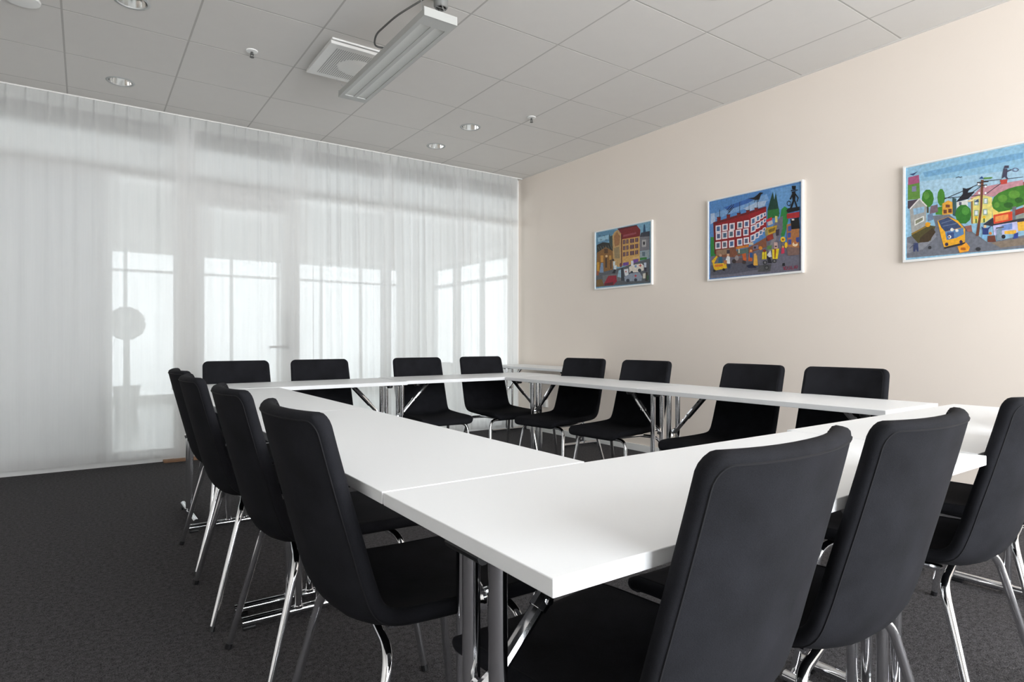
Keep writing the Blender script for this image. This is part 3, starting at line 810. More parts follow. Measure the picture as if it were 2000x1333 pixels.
PICTURE_3 = [
 ((145,190,216),(0,0,1000,0,1000,1000,0,1000)),
 ((168,202,222),(17,835,343,801,743,764,1000,736,1000,550,344,565,102,596,17,638)),
 ((118,168,205),(123,918,500,926,743,918,743,863,441,858,137,862)),
 ((150,60,55),(743,638,1000,626,1000,465,743,591)),
 ((225,200,130),(743,591,1000,465,1000,143,744,273)),
 ((98,142,62),(17,820,99,822,104,644,17,651)),
 ((166,86,122),(20,895,95,900,100,815,18,812)),
 ((132,132,162),(46,789,77,789,77,730,46,733)),
 ((48,70,112),(27,926,55,928,87,939,56,904)),
 ((62,126,42),(198,623,190,568,170,539,144,545,123,585,115,644,123,699,144,728,170,722,190,680)),
 ((80,70,50),(150,544,163,540,163,479,150,483)),
 ((90,145,60),(167,661,163,638,152,626,140,629,130,646,127,672,130,695,140,707,152,703,163,685)),
 ((70,132,46),(272,613,267,562,255,530,239,535,226,572,221,626,226,680,239,710,255,705,267,669)),
 ((70,132,46),(210,519,255,529,255,438,210,450)),
 ((122,100,112),(177,547,223,554,226,476,168,463)),
 ((110,130,160),(154,461,190,474,196,402,157,390)),
 ((226,166,62),(255,554,293,578,326,549,322,432,254,437)),
 ((110,62,44),(262,489,284,484,284,445,262,450)),
 ((110,62,44),(294,491,316,486,316,446,294,451)),
 ((110,62,44),(276,539,304,530,304,502,276,509)),
 ((60,90,92),(320,601,345,583,345,399,322,418)),
 ((115,118,128),(10,250,41,260,90,185,210,339,190,443,300,433,405,278,483,178,541,99,744,133,1000,143,1000,7,10,28)),
 ((140,142,150),(13,193,83,160,204,280,216,217,123,102,13,77)),
 ((136,121,106),(559,96,744,110,1000,117,1000,49,616,36)),
 ((166,166,162),(30,552,100,647,148,555,145,349,45,285)),
 ((76,66,76),(17,643,95,644,30,550,17,563)),
 ((225,222,218),(34,545,102,641,96,651,28,555)),
 ((225,222,218),(96,643,148,547,154,554,102,649)),
 ((150,186,212),(55,550,133,554,133,494,59,481)),
 ((110,130,150),(80,550,82,483,85,483,84,549)),
 ((110,130,150),(107,552,109,491,111,489,110,552)),
 ((222,222,216),(65,428,132,458,132,404,65,362)),
 ((130,132,110),(72,417,123,443,123,412,72,379)),
 ((150,120,50),(41,285,146,351,177,376,171,326,55,247)),
 ((84,78,44),(41,265,171,348,210,328,177,185,90,176)),
 ((68,54,36),(106,232,190,318,211,269,163,175,98,178)),
 ((232,162,34),(174,354,172,339,162,331,151,333,143,344,139,361,143,377,151,386,162,382,172,371)),
 ((220,220,216),(346,545,418,557,418,479,350,481)),
 ((34,34,44),(343,547,391,626,462,621,421,560)),
 ((34,34,44),(387,680,409,666,456,674,423,643,415,611,387,618)),
 ((90,90,110),(363,544,379,539,379,506,363,511)),
 ((50,120,42),(441,402,432,346,406,316,374,323,348,364,338,425,348,481,373,511,406,504,432,461)),
 ((80,150,60),(429,438,424,414,412,400,398,404,385,422,380,450,385,474,398,486,412,483,424,465)),
 ((226,212,122),(441,560,501,583,566,537,566,341,524,300,446,306)),
 ((150,110,60),(438,560,449,558,450,303,440,310)),
 ((196,142,152),(423,554,500,657,743,657,743,596,567,542,501,582)),
 ((235,215,160),(417,547,501,558,504,544,423,526)),
 ((150,175,150),(457,545,485,539,485,479,457,486)),
 ((225,230,235),(463,534,479,529,479,491,463,496)),
 ((150,175,150),(513,544,541,537,541,479,513,486)),
 ((225,230,235),(520,532,535,529,535,491,520,494)),
 ((150,175,150),(457,440,485,433,485,374,457,381)),
 ((225,230,235),(463,428,479,425,479,386,463,390)),
 ((150,175,150),(511,437,539,430,539,372,511,377)),
 ((225,230,235),(517,425,532,422,533,384,517,387)),
 ((60,80,110),(454,519,483,545,487,511)),
 ((235,190,40),(479,359,478,351,473,346,467,348,462,354,461,364,462,372,467,377,473,376,478,369)),
 ((235,190,40),(528,351,526,343,521,339,516,339,511,346,509,356,511,364,516,369,521,367,526,361)),
 ((60,110,40),(466,349,474,348,474,306,466,308)),
 ((60,110,40),(515,343,522,341,522,303,515,305)),
 ((240,212,112),(566,443,671,390,674,349,570,334)),
 ((66,126,42),(563,481,576,535,604,570,660,596,704,606,789,606,789,435,737,417,671,390,605,384,572,428)),
 ((95,150,55),(655,506,649,484,635,474,618,479,604,496,599,519,604,540,618,550,635,545,649,529)),
 ((95,150,55),(726,524,720,501,704,491,683,496,666,514,660,540,666,563,683,573,702,568,720,549)),
 ((95,150,55),(610,451,607,437,599,428,588,430,579,443,576,460,579,476,588,484,599,481,607,470)),
 ((45,95,35),(688,433,683,418,668,410,651,415,638,428,633,446,638,461,651,468,668,463,683,450)),
 ((45,95,35),(744,465,740,450,728,443,712,446,700,460,696,476,700,491,712,498,728,494,740,481)),
 ((112,112,118),(682,415,705,418,700,282,685,275)),
 ((216,72,42),(574,364,683,374,683,285,574,275)),
 ((236,152,84),(584,346,659,353,660,301,584,293)),
 ((150,56,42),(699,382,748,400,748,344,699,328)),
 ((142,152,142),(704,326,748,341,748,290,704,272)),
 ((50,50,60),(511,283,572,339,576,273,726,295,779,293,779,267,572,252)),
 ((192,192,232),(571,260,710,270,716,160,577,161)),
 ((236,182,62),(638,194,705,191,705,152,638,165)),
 ((236,182,62),(711,262,779,267,779,176,716,178)),
 ((120,150,210),(622,254,682,260,683,204,622,203)),
 ((236,172,42),(223,384,294,410,356,357,402,260,402,125,268,96,249,201)),
 ((60,76,112),(228,382,294,407,354,331,380,282,274,260,249,308)),
 ((105,120,150),(250,346,320,366,318,374,248,354)),
 ((105,120,150),(259,315,350,325,350,333,257,323)),
 ((90,130,176),(273,259,390,277,394,211,344,181,284,171)),
 ((230,230,225),(330,270,328,260,322,254,316,255,310,264,307,273,310,283,315,290,322,288,328,280)),
 ((230,230,225),(360,254,359,245,354,241,346,242,341,249,340,259,341,267,346,272,352,270,359,264)),
 ((60,80,130),(287,249,332,241,332,181,288,189)),
 ((240,240,235),(315,199,312,189,306,183,300,185,294,193,291,203,294,213,300,219,306,217,312,209)),
 ((110,60,40),(306,201,305,194,302,191,298,193,295,196,294,203,295,208,298,211,302,211,305,206)),
 ((50,46,46),(265,100,402,129,402,109,272,82)),
 ((60,50,84),(295,125,294,115,288,110,280,110,274,119,273,129,274,140,280,145,288,143,294,137)),
 ((60,50,84),(388,135,385,125,380,120,373,120,368,129,366,138,368,148,373,155,380,153,385,145)),
 ((240,162,42),(354,94,380,100,409,124,433,71,423,35,368,26)),
 ((180,100,30),(374,79,405,74,406,48,374,53)),
 ((45,45,55),(268,593,501,692,500,699,267,600)),
 ((45,45,55),(271,603,495,573,495,580,271,610)),
 ((45,45,55),(516,707,621,695,621,700,515,713)),
 ((45,45,55),(526,572,628,666,626,671,523,577)),
 ((45,45,55),(655,689,743,682,743,687,654,695)),
 ((45,45,55),(443,611,505,666,502,671,440,616)),
 ((112,66,46),(500,728,516,723,507,448,487,178,468,178,495,451)),
 ((60,45,45),(476,713,545,703,545,694,476,702)),
 ((60,45,45),(482,677,537,672,537,662,482,669)),
 ((235,235,235),(493,685,491,679,488,675,484,677,480,682,479,689,480,695,484,699,488,697,491,692)),
 ((235,235,235),(534,652,533,646,529,643,524,644,521,649,520,656,521,662,524,666,529,664,533,659)),
 ((235,235,235),(496,598,495,591,491,588,487,590,483,595,482,603,483,608,487,611,491,611,495,606)),
 ((235,235,235),(534,588,533,582,529,578,524,580,521,585,520,591,521,598,524,601,529,600,533,595)),
 ((72,70,90),(639,825,663,819,663,794,634,797)),
 ((72,70,90),(632,797,655,789,652,717,660,690,649,694,640,717,622,702,628,753)),
 ((72,70,90),(651,773,678,778,678,768,651,756)),
 ((110,120,150),(720,761,716,750,711,756,713,763)),
 ((110,120,150),(716,750,706,745,705,753,711,756)),
 ((110,120,150),(706,745,695,748,698,756,705,753)),
 ((110,120,150),(695,748,685,759,691,763,698,756)),
 ((110,120,150),(685,759,683,771,689,769,691,763)),
 ((110,120,150),(683,771,685,783,691,776,689,769)),
 ((110,120,150),(685,783,695,787,698,779,691,776)),
 ((110,120,150),(695,787,706,784,705,776,698,779)),
 ((110,120,150),(706,784,716,773,711,769,705,776)),
 ((110,120,150),(716,773,720,761,713,763,711,769)),
 ((192,72,62),(611,694,656,690,652,647,618,649)),
 ((60,70,85),(344,791,361,799,360,804,343,796)),
 ((60,70,85),(360,799,368,789,371,794,361,804)),
 ((60,70,85),(370,787,384,789,383,796,368,794)),
 ((40,80,140),(488,743,505,764,516,735)),
 ((92,142,62),(515,746,571,735,560,722,518,728)),
 ((45,60,120),(502,270,516,247,539,242,565,265,546,227,543,178,511,183,510,229)),
 ((130,182,222),(507,185,539,178,537,137,506,143)),
 ((230,190,150),(533,260,532,252,527,247,522,249,517,254,516,264,517,272,522,275,527,275,532,269)),
 ((110,60,46),(540,165,583,163,590,99,540,102)),
 ((210,130,60),(566,186,563,176,559,173,554,173,549,180,548,189,549,198,554,203,559,201,563,194)),
 ((132,152,168),(594,213,622,236,626,102,593,117)),
 ((90,90,100),(590,237,635,241,635,227,590,224)),
 ((40,40,50),(645,138,643,127,637,120,629,122,623,130,621,142,623,153,629,160,637,158,643,150)),
 ((50,72,152),(694,157,716,166,716,114,689,109)),
 ((150,100,90),(399,290,441,292,448,222,417,232)),
 ((60,70,110),(61,181,91,176,95,84,83,86,77,130,71,87,57,89)),
 ((90,95,120),(33,124,71,170,67,175,29,130)),
 ((55,55,60),(184,110,182,100,176,94,168,96,162,102,160,114,162,125,168,130,176,129,182,122)),
 ((55,55,60),(500,43,496,33,489,26,478,28,470,36,467,48,470,59,478,64,489,63,496,54)),
]

# ================================================================== folding tables
TL, TW = 1.348, 0.497
def table_proto():
    """local frame: length along x (0..TL), width along y (0..TW), floor z = 0"""
    root = empty('folding_table')
    m = MB(); m.chamfer_box(0, TL, 0, TW, HT - TH, HT, .0015)
    m.build('tabletop', M['laminate'], root, smooth=False)
    yc = TW / 2
    for s in (0, 1):
        X = (lambda d: d) if s == 0 else (lambda d: TL - d)
        sg = 1 if s == 0 else -1
        xl = X(.062)
        for dy in (-.039, .039):
            m = MB(); m.tube([(xl, yc + dy, .03), (xl, yc + dy, HT - TH - .012)], .0148, 14)
            p = m.build('leg_post', M['chrome'], root)
            m = MB(); m.tube([(xl, yc + dy, .032), (xl, yc + dy, .042)], .0185, 14); m.build('weld_collar', M['chrome'], p)
        m = MB(); m.tube([(xl, .012, .026), (xl, TW - .012, .026)], .0165, 14)
        ft = m.build('foot_bar', M['chrome'], root)
        for y in (.035, TW - .035):
            m = MB(); m.chamfer_box(xl - .013, xl + .013, y - .022, y + .022, 0, .012, .002); m.build('glide', M['black_plastic'], ft)
        # top bracket under the board
        m = MB(); m.chamfer_box(xl - .02, xl + .02, yc - .10, yc + .10, HT - TH - .018, HT - TH - .001, .003)
        m.box(min(xl, X(.40)), max(xl, X(.40)), yc - .065, yc - .053, HT - TH - .014, HT - TH - .001)
        m.box(min(xl, X(.40)), max(xl, X(.40)), yc + .053, yc + .065, HT - TH - .014, HT - TH - .001)
        m.build('hinge_bracket', M['black_plastic'], root, smooth=False)
        m = MB(); m.tube([(X(.03), yc - .05, HT - TH - .016), (X(.03), yc + .05, HT - TH - .016)], .011, 10); m.build('stacking_bar', M['black_plastic'], root)
        # folding brace: slim rod in a sleeve, hooked between the posts
        a = Vector((X(.072), yc, .495)); e = Vector((X(.285), yc, HT - TH - .016)); mid = a.lerp(e, .5)
        m = MB(); m.tube([a, mid], .0125, 10); br = m.build('brace', M['chrome'], root)
        m = MB(); m.tube([mid - (e - a) * .06, e], .0160, 10); m.build('brace_sleeve', M['chrome'], br)
        m = MB(); m.tube([mid + Vector((0, -.020, 0)), mid + Vector((0, .020, 0))], .006, 8); m.build('rivet', M['chrome'], br)
        m = MB(); m.tube([(xl, yc - .05, .492), (xl, yc + .05, .492)], .009, 10)
        m.tube(fillet([(X(.050), yc, .466), (X(.043), yc, .488), (X(.077), yc, .508)], .015), .0115, 10)
        m.build('brace_hook', M['chrome'], root)
        for y in (.055, TW - .055):
            m = MB(); m.lathe([(.0, 0), (.020, 0), (.020, -.014), (.014, -.020), (0, -.020)], (X(.105), y, HT - TH - .0005), 14)
            m.build('stacking_bumper', M['black_plastic'], root)
    return root
tproto = table_proto()
TABLES = [  # x, y of the local origin, rotation, label
    (0.0, 0.0, 0.0, 'white folding table nearest the camera, its corner jutting out beside the chrome posts'),
    (1.361, 0.022, math.radians(1.0), 'white folding table at the right end of the front row'),
    (TW, 0.503, PI/2, 'white folding table of the left row, joining the front table'),
    (TW, 0.503 + TL + .004, PI/2, 'white folding table of the left row, joining the far row'),
    (0.0, 3.222, math.radians(1.2), 'white folding table of the far row, at its left end'),
    (1.366, 3.305, 0.0, 'white folding table of the far row, at its right end near the cream wall'),
    (2.672, 0.592, PI/2, 'white folding table of the right row, joining the front row'),
    (2.676, 0.592 + TL + .004, PI/2, 'white folding table of the right row, joining the far row'),
    (XR - .03, 3.93, PI/2, 'white folding table standing apart against the cream wall in the corner'),
]
for i, (x, y, a, lab) in enumerate(TABLES):
    t = tproto if i == 0 else copy_tree(tproto)
    t.location = (x, y, 0); t.rotation_euler = (0, 0, a)
    tag(t, lab, 'table', 'white folding tables with chrome legs')

# ================================================================== chairs
CH = .900
PROFILE = [(.272, .426), (.266, .444), (.243, .457), (.15, .460), (.05, .455), (-.05, .448), (-.120, .445), (-.170, .455), (-.207, .488), (-.230, .545),
           (-.252, .63), (-.280, .74), (-.305, .84), (-.319, CH)]
def catmull(pts, per=8):
    P = [Vector((0, a, c)) for a, c in pts]; P = [P[0]*2 - P[1]] + P + [P[-1]*2 - P[-2]]; out = []
    for i in range(1, len(P) - 2):
        for k in range(per):
            t = k / per; a, b_, c, d = P[i-1], P[i], P[i+1], P[i+2]
            out.append(.5 * ((2*b_) + (c - a)*t + (2*a - 5*b_ + 4*c - d)*t*t + (3*b_ - a - 3*c + d)*t**3))
    out.append(P[-2]); return out
_cur = catmull(PROFILE); _len = [0]
for i in range(1, len(_cur)): _len.append(_len[-1] + (_cur[i] - _cur[i-1]).length)
LT = _len[-1]
def prof(s):
    s = max(0, min(LT, s))
    for i in range(1, len(_len)):
        if _len[i] >= s:
            t = (s - _len[i-1]) / max(1e-9, _len[i] - _len[i-1]); return _cur[i-1].lerp(_cur[i], t)
    return _cur[-1]
def half_width(s):
    f = s / LT
    hw = .209 + .004 * math.sin(PI * f) - .006 * max(0, (f - .55) / .45)
    for d, rc in ((s, .055), (LT - s, .032)):
        if d < rc: hw -= rc - math.sqrt(max(0, rc*rc - (rc - d)**2))
    return hw
def shell_mid(s, x):
    p = prof(s); t = abs(x) / .210; f = s / LT
    e = .006; d = prof(s + e) - prof(s - e); d.normalize()
    n = Vector((0, d.z, -d.y))                                  # towards the sitter
    k = max(0, min(1, (f - .12) / .50)); k = k * k * (3 - 2 * k)
    amp = .007 + .043 * k                                       # the sides wrap round the sitter
    q = p + n * (amp * t ** 2.3)
    kz = max(0, min(1, (f - .55) / .25))
    return Vector((x, q.y, q.z - n.z * amp * t ** 2.3 * kz * .9))
def shell_nrm(s, x):
    e = .004
    a = shell_mid(min(LT, s + e), x) - shell_mid(max(0, s - e), x); b_ = shell_mid(s, x + e) - shell_mid(s, x - e)
    return b_.cross(a).normalized()
ST = .032
def thick(s, x):
    d = min(half_width(s) - abs(x), s, LT - s); q = max(0, min(1, d / .012))
    return ST * .5 * math.sqrt(max(0, 1 - (1 - q)**2))
def chair_proto():
    root = empty('conference_chair')
    ss = [0, .0015, .005, .010, .017, .027, .040, .055]; n = 30
    ss += [.055 + (LT - .11 + .013) * k / n for k in range(1, n)]
    ss += [LT - .042, LT - .030, LT - .020, LT - .012, LT - .006, LT - .002, LT]
    ts = [0, .2, .4, .58, .72, .83, .90, .94, .965, .983, .994, 1.0]; ts = [-t for t in ts[:0:-1]] + ts
    m = MB(); W_ = len(ts); up = []; dn = []
    for s in ss:
        for t in ts:
            x = t * half_width(s); c = shell_mid(s, x); nn = shell_nrm(s, x); h = thick(s, x)
            up.append(c + nn * h); dn.append(c - nn * h)
    N = len(up)
    fs = []
    for i in range(len(ss) - 1):
        for j in range(W_ - 1):
            q = (i*W_ + j, i*W_ + j + 1, (i+1)*W_ + j + 1, (i+1)*W_ + j)
            fs.append(q); fs.append(tuple(N + k for k in reversed(q)))
    m.add(up + dn, fs)
    me = m.mesh('upholstered_shell', M['fabric'], True, 180)
    bm = bmesh.new(); bm.from_mesh(me); bmesh.ops.remove_doubles(bm, verts=bm.verts[:], dist=.00005)
    bmesh.ops.recalc_face_normals(bm, faces=bm.faces[:]); bm.to_mesh(me); bm.free()
    me.polygons.foreach_set('use_smooth', [True] * len(me.polygons))
    sh = link('upholstered_shell', me, root); sh['label'] = 'black fabric seat and back in one bent shell'
    # stitched seam running just inside the rim on the back side and on the front side
    for side in (-1, 1):
        path = []
        sA = [.05 + (LT - .05 - .045) * k / 40 for k in range(41)]
        ins = .013
        L_ = [(s, half_width(s) - ins) for s in sA]
        arc = [(LT - .045 + .032 * math.sin(a), half_width(LT - .045) - ins - .024 * (1 - math.cos(a))) for a in [PI/2 * k / 6 for k in range(1, 7)]]
        right = L_ + arc; xe = arc[-1][1]
        full = right + [(LT - .013, xe * (1 - k / 8)) for k in range(1, 16)] + [(s, -x) for s, x in reversed(right)]
        for s, x in full:
            c = shell_mid(s, x); path.append(c + shell_nrm(s, x) * side * (thick(s, x) + .0003))
        q = MB(); q.tube(path, .0017, 5); q.build('seam', M['seam'], sh)
    # chrome tube frame: each leg runs up, bends and crosses under the seat
    for sx in (-1, 1):
        for back in (1, 0):
            if back: pts = [(sx*.252, -.250, .008), (sx*.205, -.145, .413), (sx*.002, -.105, .413)]
            else: pts = [(sx*.236, .238, .008), (sx*.195, .176, .421), (sx*.002, .165, .421)]
            q = MB(); q.tube(fillet(pts, .055, 8), .0108, 12); lg = q.build('leg', M['chrome'], root)
            p = Vector(pts[0]); dirv = (Vector(pts[1]) - p).normalized()
            q = MB(); q.tube([p - dirv * .007 + Vector((0, 0, .0005)), p + dirv * .012], .0113, 10); q.build('glide', M['black_plastic'], lg)
    for sx in (-1, 1):
        q = MB(); q.tube([(sx*.10, -.107, .419), (sx*.10, .166, .427)], .0095, 10); q.build('seat_rail', M['chrome'], root)
    return root
cproto = chair_proto()
CHAIRS = [  # x, y, facing angle (0 = facing +Y), label
    (0.195, 0.785, -90, 'black conference chair of the left row, closest to the front table corner'),
    (0.193, 1.415, -91, 'black conference chair, second of the left row from the front corner'),
    (0.180, 2.080, -92, 'black conference chair, third of the left row from the front corner'),
    (0.205, 2.690, -90, 'black conference chair, last of the left row, beside the white curtain'),
    (0.350, 0.214, 5, 'black conference chair at the front row, its big back nearest the camera'),
    (0.832, 0.222, 3, 'black conference chair, second of the front row from the table corner'),
    (1.555, 0.246, 2, 'black conference chair, third of the front row from the table corner'),
    (2.150, 0.262, 0, 'black conference chair at the right end of the front row, almost out of frame'),
    (0.380, 3.545, 180, 'black conference chair at the left end of the far row before the curtain'),
    (0.935, 3.550, 180, 'black conference chair, second from left in the far row before the curtain'),
    (1.705, 3.575, 178, 'black conference chair, second from right in the far row before the curtain'),
    (2.310, 3.580, 180, 'black conference chair at the right end of the far row before the curtain'),
    (2.425, 2.940, 98, 'black conference chair along the cream wall, closest to the corner table'),
    (2.425, 2.325, 95, 'black conference chair along the cream wall, second from the corner table'),
    (2.440, 1.565, 86, 'black conference chair along the cream wall, third from the corner table'),
    (2.435, 1.005, 93, 'black conference chair along the cream wall, farthest from the corner table'),
]
for i, (x, y, a, lab) in enumerate(CHAIRS):
    c = cproto if i == 0 else copy_tree(cproto)
    c.location = (x, y, 0); c.rotation_euler = (0, 0, math.radians(a))
    tag(c, lab, 'chair', 'black conference chairs around the tables')

# ================================================================== ceiling fittings
def downlight(x, y, lab):
    root = tag(empty('downlight', (x, y, H)), lab, 'downlight', 'recessed chrome downlights')
    m = MB(); m.lathe([(.075, .004), (.078, -.0035), (.090, -.003), (.094, .0), (.075, .006)], n=32); m.build('trim_ring', M['grey_metal'], root)
    m = MB(); m.lathe([(.0755, .002), (.073, .02), (.066, .05), (.054, .085), (.03, .10), (0, .102)], n=32); m.build('reflector', M['reflector'], root)
    for dx in (-.017, .017):
        m = MB(); m.tube(fillet([(dx, -.045, .05), (dx, .03, .05), (dx, .04, .05)], .01), .0095, 10); m.build('lamp_tube', M['white_plastic'], root)
    m = MB(); m.tube([(0, -.062, .055), (0, -.040, .055)], .022, 12); m.build('lamp_holder', M['black_plastic'], root)
LABD = ['recessed downlight nearest the left curtain', 'recessed downlight at the upper left, cut by the picture edge', 'recessed downlight beside the sprinkler head over the far right row',
        'small recessed downlight near the right curtain', 'recessed downlight cut by the top edge, above the right row']
for (x, y), lab in zip(DOWN, LABD): downlight(x, y, lab)

def sprinkler(x, y, lab):
    root = tag(empty('sprinkler_head', (x, y, H)), lab, 'sprinkler', 'ceiling sprinkler heads')
    m = MB(); m.lathe([(0, -.0005), (.038, -.0005), (.036, -.006), (.02, -.009), (0, -.009)], n=20); m.build('escutcheon', M['frame_white'], root)
    m = MB(); m.tube([(0, 0, -.008), (0, 0, -.026)], .008, 10); m.tube([(-.010, 0, -.02), (-.006, 0, -.042)], .0025, 6); m.tube([(.010, 0, -.02), (.006, 0, -.042)], .0025, 6); m.build('nozzle', M['cable'], root)
    m = MB(); m.lathe([(0, -.042), (.014, -.042), (.014, -.045), (0, -.045)], n=14); m.build('deflector', M['cable'], root)
sprinkler(.461, 3.756, 'small sprinkler head left of the square air vent')
sprinkler(2.701, 3.663, 'small sprinkler head right of the downlights, towards the cream wall')
m = MB(); m.lathe([(0, -.001), (.085, -.001), (.082, -.012), (.06, -.016), (0, -.016)], (-.735, 3.84, H), 24)
tag(m.build('ceiling_valve', M['white_plastic']), 'flat round ceiling valve at the top left picture edge', 'vent')

# square air diffuser
vx, vy, vs = 1.085, 3.515, .262
root = tag(empty('air_vent', (vx, vy, H)), 'square perforated air vent with a round centre, behind the hanging light', 'vent')
m = MB(); m.chamfer_box(-vs+.012, vs-.012, -vs+.012, vs-.012, -.012, -.0005, .002); m.build('back_plate', M['frame_white'], root, smooth=False)
m = MB()
m.box(-.20, .20, -.20, .20, -.026, -.012); m.build('shadow_gap_block', M['black_plastic'], root, smooth=False)  # black fill stands in for the shadow gap above the face plate
m = MB(); m.chamfer_box(-vs, vs, -vs, vs, -.046, -.026, .004)
fp = m.build('face_plate', M['white_plastic'], root, smooth=False)
hole = MB(); hole.lathe([(0, -.0468), (.0052, -.0468), (.0052, -.0458)], n=6)
dots = MB()
for i in range(-15, 16):
    for j in range(-15, 16):
        x, y = i*.0135, j*.0135
        if x*x + y*y < .125**2: continue
        dots.add([(x + .0042*math.cos(k*PI/3), y + .0042*math.sin(k*PI/3), -.0464) for k in range(6)], [(0,1,2,3,4,5)])
d = dots.build('perforations', M['cable'], fp, smooth=False); d['kind'] = 'stuff'
m = MB(); m.lathe([(0, -.058), (.06, -.056), (.10, -.051), (.118, -.0462)], n=32); m.build('centre_disc', M['white_plastic'], root)

# hanging fluorescent light (switched off)
fx0, fx1, fy0, fy1, fz0, fz1 = .990, 1.186, 2.298, 3.600, 2.720, 2.762
ox, oy = (fx0+fx1)/2, (fy0+fy1)/2; hw, hl = (fx1-fx0)/2, (fy1-fy0)/2
root = tag(empty('pendant_light', (ox, oy, fz0)), 'long grey fluorescent light hanging on wires from the ceiling, switched off', 'light')
m = MB(); e = .024
m.box(-hw, hw, -hl, -hl+.09, .0, .008); m.box(-hw, hw, hl-.06, hl, 0, .008); m.box(-hw, -hw+e, -hl+.09, hl-.06, 0, .008); m.box(hw-e, hw, -hl+.09, hl-.06, 0, .008)
m.box(-.012, .012, -hl+.09, hl-.06, .001, .008)
m.build('frame', M['fixture'], root, smooth=False)
m = MB(); m.box(-hw+.004, hw-.004, -hl+.004, hl-.004, .018, fz1-fz0); m.box(-hw+.002, -hw+.006, -hl, hl, .008, .03); m.box(hw-.006, hw-.002, -hl, hl, .008, .03)
m.build('housing', M['fixture'], root, smooth=False)
for s in (-1, 1):
    m = MB(); m.box(-hw, hw, s*hl - .002, s*hl + .002, .0, fz1-fz0+.004); m.build('end_cap', M['fixture'], root, smooth=False)
for s in (-1, 1):
    x0, x1 = (-hw+e, -.012) if s < 0 else (.012, hw-e)
    vs_ = []; fs_ = []; n = 10
    for k in range(n+1):
        x = x0 + (x1-x0)*k/n; z = .005 + .005*math.sin(PI*k/n)
        vs_ += [(x, -hl+.088, z), (x, hl-.058, z)]
    m = MB(); m.add(vs_, [(2*k, 2*k+1, 2*k+3, 2*k+2) for k in range(n)]); m.build('diffuser', M['diffuser'], root)
up = H - fz0
for sy in (-1, 1):
    for sx in (-1, 1):
        m = MB(); m.tube([(sx*(hw-.02), sy*(hl-.06), fz1-fz0), (sx*.05, -(hl-.14) if sy < 0 else hl + .225, up - .001)], .0022, 6); m.build('hanger_wire', M['chrome'], root)
m = MB()
pts = [(-hw+.03, -hl+.55, .05), (-hw-.035, -hl+.58, .055), (-hw-.06, -hl+.50, .085), (-hw-.02, -hl+.30, .12), (-.02, -hl+.16, .18), (.05, -hl+.10, up-.01)]
m.tube(fillet(pts, .06, 5), .0055, 8); m.build('power_cable', M['cable'], root)
root = tag(empty('ceiling_canopy', (1.165, 2.44, H)), 'round grey ceiling box above the near end of the hanging light', 'ceiling box')
m = MB(); m.lathe([(0, -.002), (.040, -.002), (.040, -.075), (.034, -.085), (.028, -.085), (.026, -.055), (0, -.055)], n=24); m.build('cup', M['dark_grey'], root)
m = MB(); m.tube([(-.03, 0, -.083), (.03, 0, -.083)], .004, 6); m.tube([(0, -.03, -.083), (0, .03, -.083)], .004, 6); m.build('grille', M['cable'], root)

# ================================================================== wall socket
root = tag(empty('wall_socket', (XR, 4.90, .33)), 'double white power socket low on the cream wall in the corner', 'socket')
m = MB(); m.chamfer_box(-.012, -.0005, -.05, .05, -.048, .048, .003); m.build('plate', M['white_plastic'], root, smooth=False)
for z in (-.023, .023):
    m = MB(); m.tube([(-.0125, .012, z), (-.0118, .012, z)], .018, 16); r = m.build('socket_well', M['grey_metal'], root)
    for dy in (-.008, .008):
        m = MB(); m.tube([(-.0132, .012 + dy, z), (-.0122, .012 + dy, z)], .003, 8); m.build('pin_hole', M['black_plastic'], r)
m = MB(); m.chamfer_box(-.034, -.011, -.046, -.008, -.044, .044, .003); m.build('switch_box', M['white_plastic'], root, smooth=False)

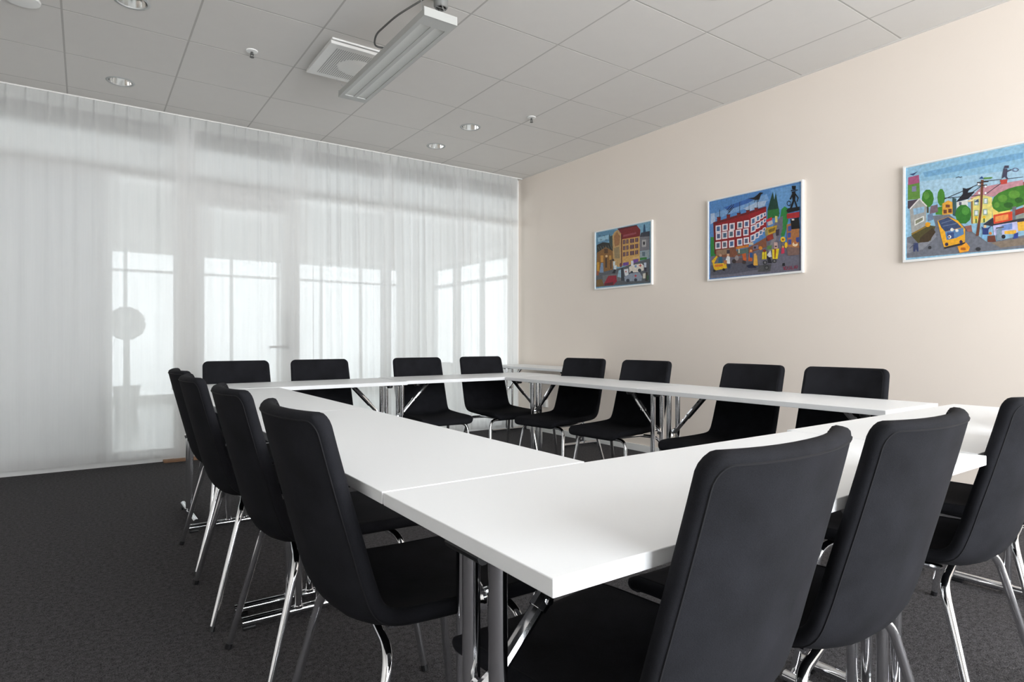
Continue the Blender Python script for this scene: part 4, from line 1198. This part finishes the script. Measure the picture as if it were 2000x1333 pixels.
# ================================================================== paintings
def painting(y0, y1, z0, z1, data, lab):
    root = tag(empty('painting', (XR, (y0+y1)/2, z0)), lab, 'painting', 'framed street paintings on the cream wall')
    w, h = y0 - y1, z1 - z0; fw = .011; dp = .026
    for nm, a in (('l', (w/2-fw, w/2, 0, h)), ('r', (-w/2, -w/2+fw, 0, h)), ('t', (-w/2+fw, w/2-fw, h-fw*.8, h)), ('b', (-w/2+fw, w/2-fw, 0, fw*1.3))):
        m = MB(); m.box(-dp, -.0008, *a); m.build('frame_side', M['frame_white'], root, smooth=False)
    m = MB(); m.box(-dp + .010, -.001, -w/2+fw, w/2-fw, fw, h-fw*.7); cv = m.build('canvas', M['frame_white'], root, smooth=False)
    vs = []; fs = []; cols = []
    for k, (c, p) in enumerate(data):
        base = len(vs); xx = -dp + .0098 - k * 2.2e-5; cc = rgb(*c)
        n = len(p) // 2
        for i in range(n): 
            vs.append((xx, w/2 - fw - (w - 2*fw) * p[2*i] / 1000, fw + (h - 2*fw) * p[2*i+1] / 1000)); cols.append(cc)
        fs.append(tuple(range(base, base + n)))
    me = bpy.data.meshes.new('picture'); me.from_pydata(vs, [], fs); me.update()
    at = me.color_attributes.new('paint', 'FLOAT_COLOR', 'POINT')
    at.data.foreach_set('color', [q for c in cols for q in c])
    me.materials.append(M['picture'])
    link('picture', me, cv)
painting(4.066, 3.299, 1.549, 2.142, PICTURE_1, 'small painting of a tall tan house, ambulances and a red car, closest to the curtain')
painting(2.690, 1.866, 1.529, 2.201, PICTURE_2, 'middle painting of a red apartment block with white windows and a black bird')
painting(1.205, 0.385, 1.532, 2.139, PICTURE_3, 'rightmost painting of a yellow bus on a village street under pale sky')

# ================================================================== potted plant in the hall, dimly seen through the curtain
def potted_tree(x, y, zc, r, lab):
    root = tag(empty('potted_tree', (x, y, 0)), lab, 'plant', None)
    bm = bmesh.new(); bmesh.ops.create_icosphere(bm, subdivisions=4, radius=r)
    rng = random.Random(int(x * 100))
    for v in bm.verts: v.co *= 1 + rng.uniform(-.07, .07)
    for v in bm.verts: v.co.z += zc
    me = bpy.data.meshes.new('crown'); bm.to_mesh(me); bm.free(); me.materials.append(M['leaf']); link('crown', me, root)
    m = MB(); m.tube([(0, 0, .30), (.01, 0, zc - r * .7)], [.05, .03], 10); m.build('trunk', M['leaf'], root)
    m = MB(); m.lathe([(0, 0), (.13, 0), (.17, .34), (.18, .34), (.18, .37), (.155, .37), (.15, .33), (0, .33)], n=24); m.build('pot', M['pot'], root)
potted_tree(0.051, 9.9, 1.280, .235, 'round pale potted plant dimly seen through the left curtain against the window')
